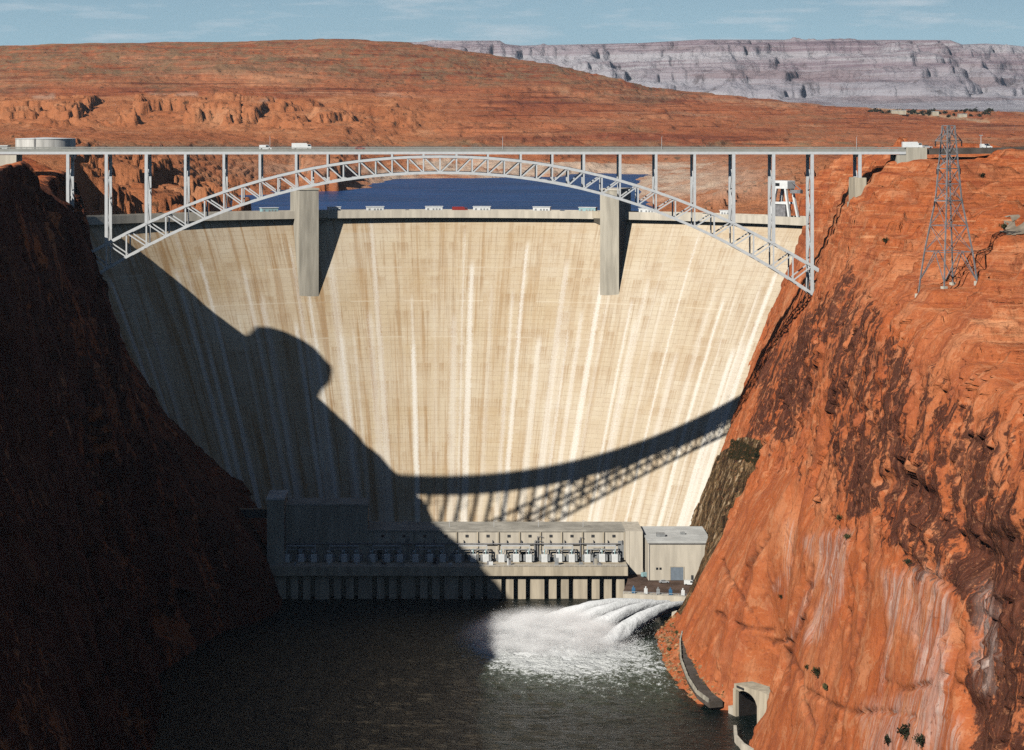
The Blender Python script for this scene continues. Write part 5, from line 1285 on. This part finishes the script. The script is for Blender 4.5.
# gravel pad on the bench
e_ = np.sqrt(((pxw - 1018) / 27) ** 2 + ((pyw - 226) / 10.5) ** 2) + 0.12 * fbm(pxw / 9, pyw / 5, 0, 3, 601)
ins = (e_ < 1) & (np.arange(len(W))[None, :] > 0.6 * len(W))
q_ = ins[:-1, :-1] & ins[1:, :-1] & ins[1:, 1:] & ins[:-1, 1:]
b = MB()
pz = blur(RW[..., 2], 6)
for i_, j_ in zip(*np.where(q_)):
    b.add([(RW[a_, c_, 0], RW[a_, c_, 1], max(pz[a_, c_], RW[a_, c_, 2]) + .25) for a_, c_ in ((i_, j_), (i_ + 1, j_), (i_ + 1, j_ + 1), (i_, j_ + 1))], [(0, 1, 2, 3)])
if b.v: tag(b.build('gravel_pad', GRAVEL), kind='structure')

# ---------------------------------------------------------------- air
def haze():
    m = bpy.data.materials.new('desert_haze'); m.use_nodes = True; t = m.node_tree; t.nodes.clear()
    o_ = t.nodes.new('ShaderNodeOutputMaterial'); v = t.nodes.new('ShaderNodeVolumePrincipled'); t.links.new(v.outputs[0], o_.inputs['Volume'])
    v.inputs['Color'].default_value = (0.62, 0.80, 1.0, 1); v.inputs['Density'].default_value = 1.0e-5; v.inputs['Anisotropy'].default_value = 0.0
    b = MB(); b.box(-9000, 15000, -300, 21000, -60, 1400); o = b.build('haze', m); tag(o, kind='stuff'); return o
USE_HAZE = True
if USE_HAZE: haze()

# ---------------------------------------------------------------- light, sky, camera
EL, K_ = R(33.8), 0.75
L = np.array([K_, 1.0]) / math.hypot(K_, 1.0)
sd = bpy.data.lights.new('sun', 'SUN'); sd.energy = 5.0; sd.angle = R(0.5); sd.color = (1.0, 0.955, 0.88)
so = bpy.data.objects.new('sun', sd); col.objects.link(so)
from mathutils import Vector
so.rotation_euler = Vector((L[0] * math.cos(EL), L[1] * math.cos(EL), -math.sin(EL))).to_track_quat('-Z', 'Y').to_euler()
w = bpy.data.worlds.new('World'); sc.world = w; w.use_nodes = True
t = w.node_tree; bg = t.nodes['Background']; bg.inputs['Strength'].default_value = 0.040
sky = t.nodes.new('ShaderNodeTexSky'); sky.sky_type = 'NISHITA'; sky.sun_disc = False; sky.sun_elevation = EL
sky.sun_rotation = math.atan2(-L[0], -L[1]); sky.altitude = 2300; sky.air_density = 1.0; sky.dust_density = 0.0; sky.ozone_density = 6.0
tc = t.nodes.new('ShaderNodeTexCoord'); mp = t.nodes.new('ShaderNodeMapping'); mp.inputs[3].default_value = (14, 14, 95); t.links.new(tc.outputs['Generated'], mp.inputs[0])
nz = t.nodes.new('ShaderNodeTexNoise'); nz.inputs['Scale'].default_value = 1.6; nz.inputs['Detail'].default_value = 6; nz.inputs['Roughness'].default_value = 0.6; t.links.new(mp.outputs[0], nz.inputs['Vector'])
mr = t.nodes.new('ShaderNodeMapRange'); mr.inputs[1].default_value = 0.52; mr.inputs[2].default_value = 0.74; mr.inputs[4].default_value = 0.7; t.links.new(nz.outputs[0], mr.inputs[0])
mx = t.nodes.new('ShaderNodeMix'); mx.data_type = 'RGBA'; t.links.new(mr.outputs[0], mx.inputs[0]); t.links.new(sky.outputs[0], mx.inputs[6]); mx.inputs[7].default_value = (8.6, 9.6, 10.6, 1)
mx.inputs[7].default_value = (14.5, 16.2, 17.4, 1)
sp_ = t.nodes.new('ShaderNodeSeparateXYZ'); t.links.new(tc.outputs['Generated'], sp_.inputs[0])
lo_ = t.nodes.new('ShaderNodeMapRange'); lo_.interpolation_type = 'SMOOTHSTEP'; lo_.inputs[1].default_value = 0.10; lo_.inputs[2].default_value = 0.03; lo_.inputs[4].default_value = 0.85
t.links.new(sp_.outputs['Z'], lo_.inputs[0])
mp2 = t.nodes.new('ShaderNodeMapping'); mp2.inputs[3].default_value = (3, 3, 22); t.links.new(tc.outputs['Generated'], mp2.inputs[0])
n2 = t.nodes.new('ShaderNodeTexNoise'); n2.inputs['Scale'].default_value = 1.0; n2.inputs['Detail'].default_value = 5; t.links.new(mp2.outputs[0], n2.inputs['Vector'])
r2 = t.nodes.new('ShaderNodeMapRange'); r2.inputs[1].default_value = 0.2; r2.inputs[2].default_value = 0.8; r2.inputs[3].default_value = 0.7; t.links.new(n2.outputs[0], r2.inputs[0])
m2_ = t.nodes.new('ShaderNodeMath'); m2_.operation = 'MULTIPLY'; t.links.new(lo_.outputs[0], m2_.inputs[0]); t.links.new(r2.outputs[0], m2_.inputs[1])
ci = t.nodes.new('ShaderNodeMix'); ci.data_type = 'RGBA'; t.links.new(m2_.outputs[0], ci.inputs[0]); t.links.new(sky.outputs[0], ci.inputs[6]); ci.inputs[7].default_value = (9.2, 14.3, 16.9, 1)
t.links.new(ci.outputs[2], mx.inputs[6])
t.links.new(mx.outputs[2], bg.inputs['Color'])

cam = bpy.data.cameras.new('camera'); co = bpy.data.objects.new('camera', cam); col.objects.link(co)
co.location = (0, 0, EYE); co.rotation_euler = (R(90), 0, 0)
cam.sensor_fit = 'HORIZONTAL'; cam.sensor_width = 36; cam.lens = F / 1024 * 36
cam.shift_x = (512 - CX) / 1024; cam.shift_y = -(375 - HY) / 1024
cam.clip_start = 1; cam.clip_end = 60000
sc.camera = co
vs_ = sc.view_settings; vs_.view_transform = 'Standard'; vs_.look = 'None'; vs_.exposure = 0.0; vs_.gamma = 1.0; vs_.use_curve_mapping = False
cy = sc.cycles
cy.max_bounces = 6; cy.diffuse_bounces = 0; cy.glossy_bounces = 2; cy.transmission_bounces = 2; cy.volume_bounces = 2
cy.use_denoising = False; cy.sample_clamp_indirect = 2.0; cy.volume_step_rate = 1.0; cy.volume_max_steps = 256
sc.render.resolution_x, sc.render.resolution_y = 1024, 750
sc.render.filter_size = 1.1
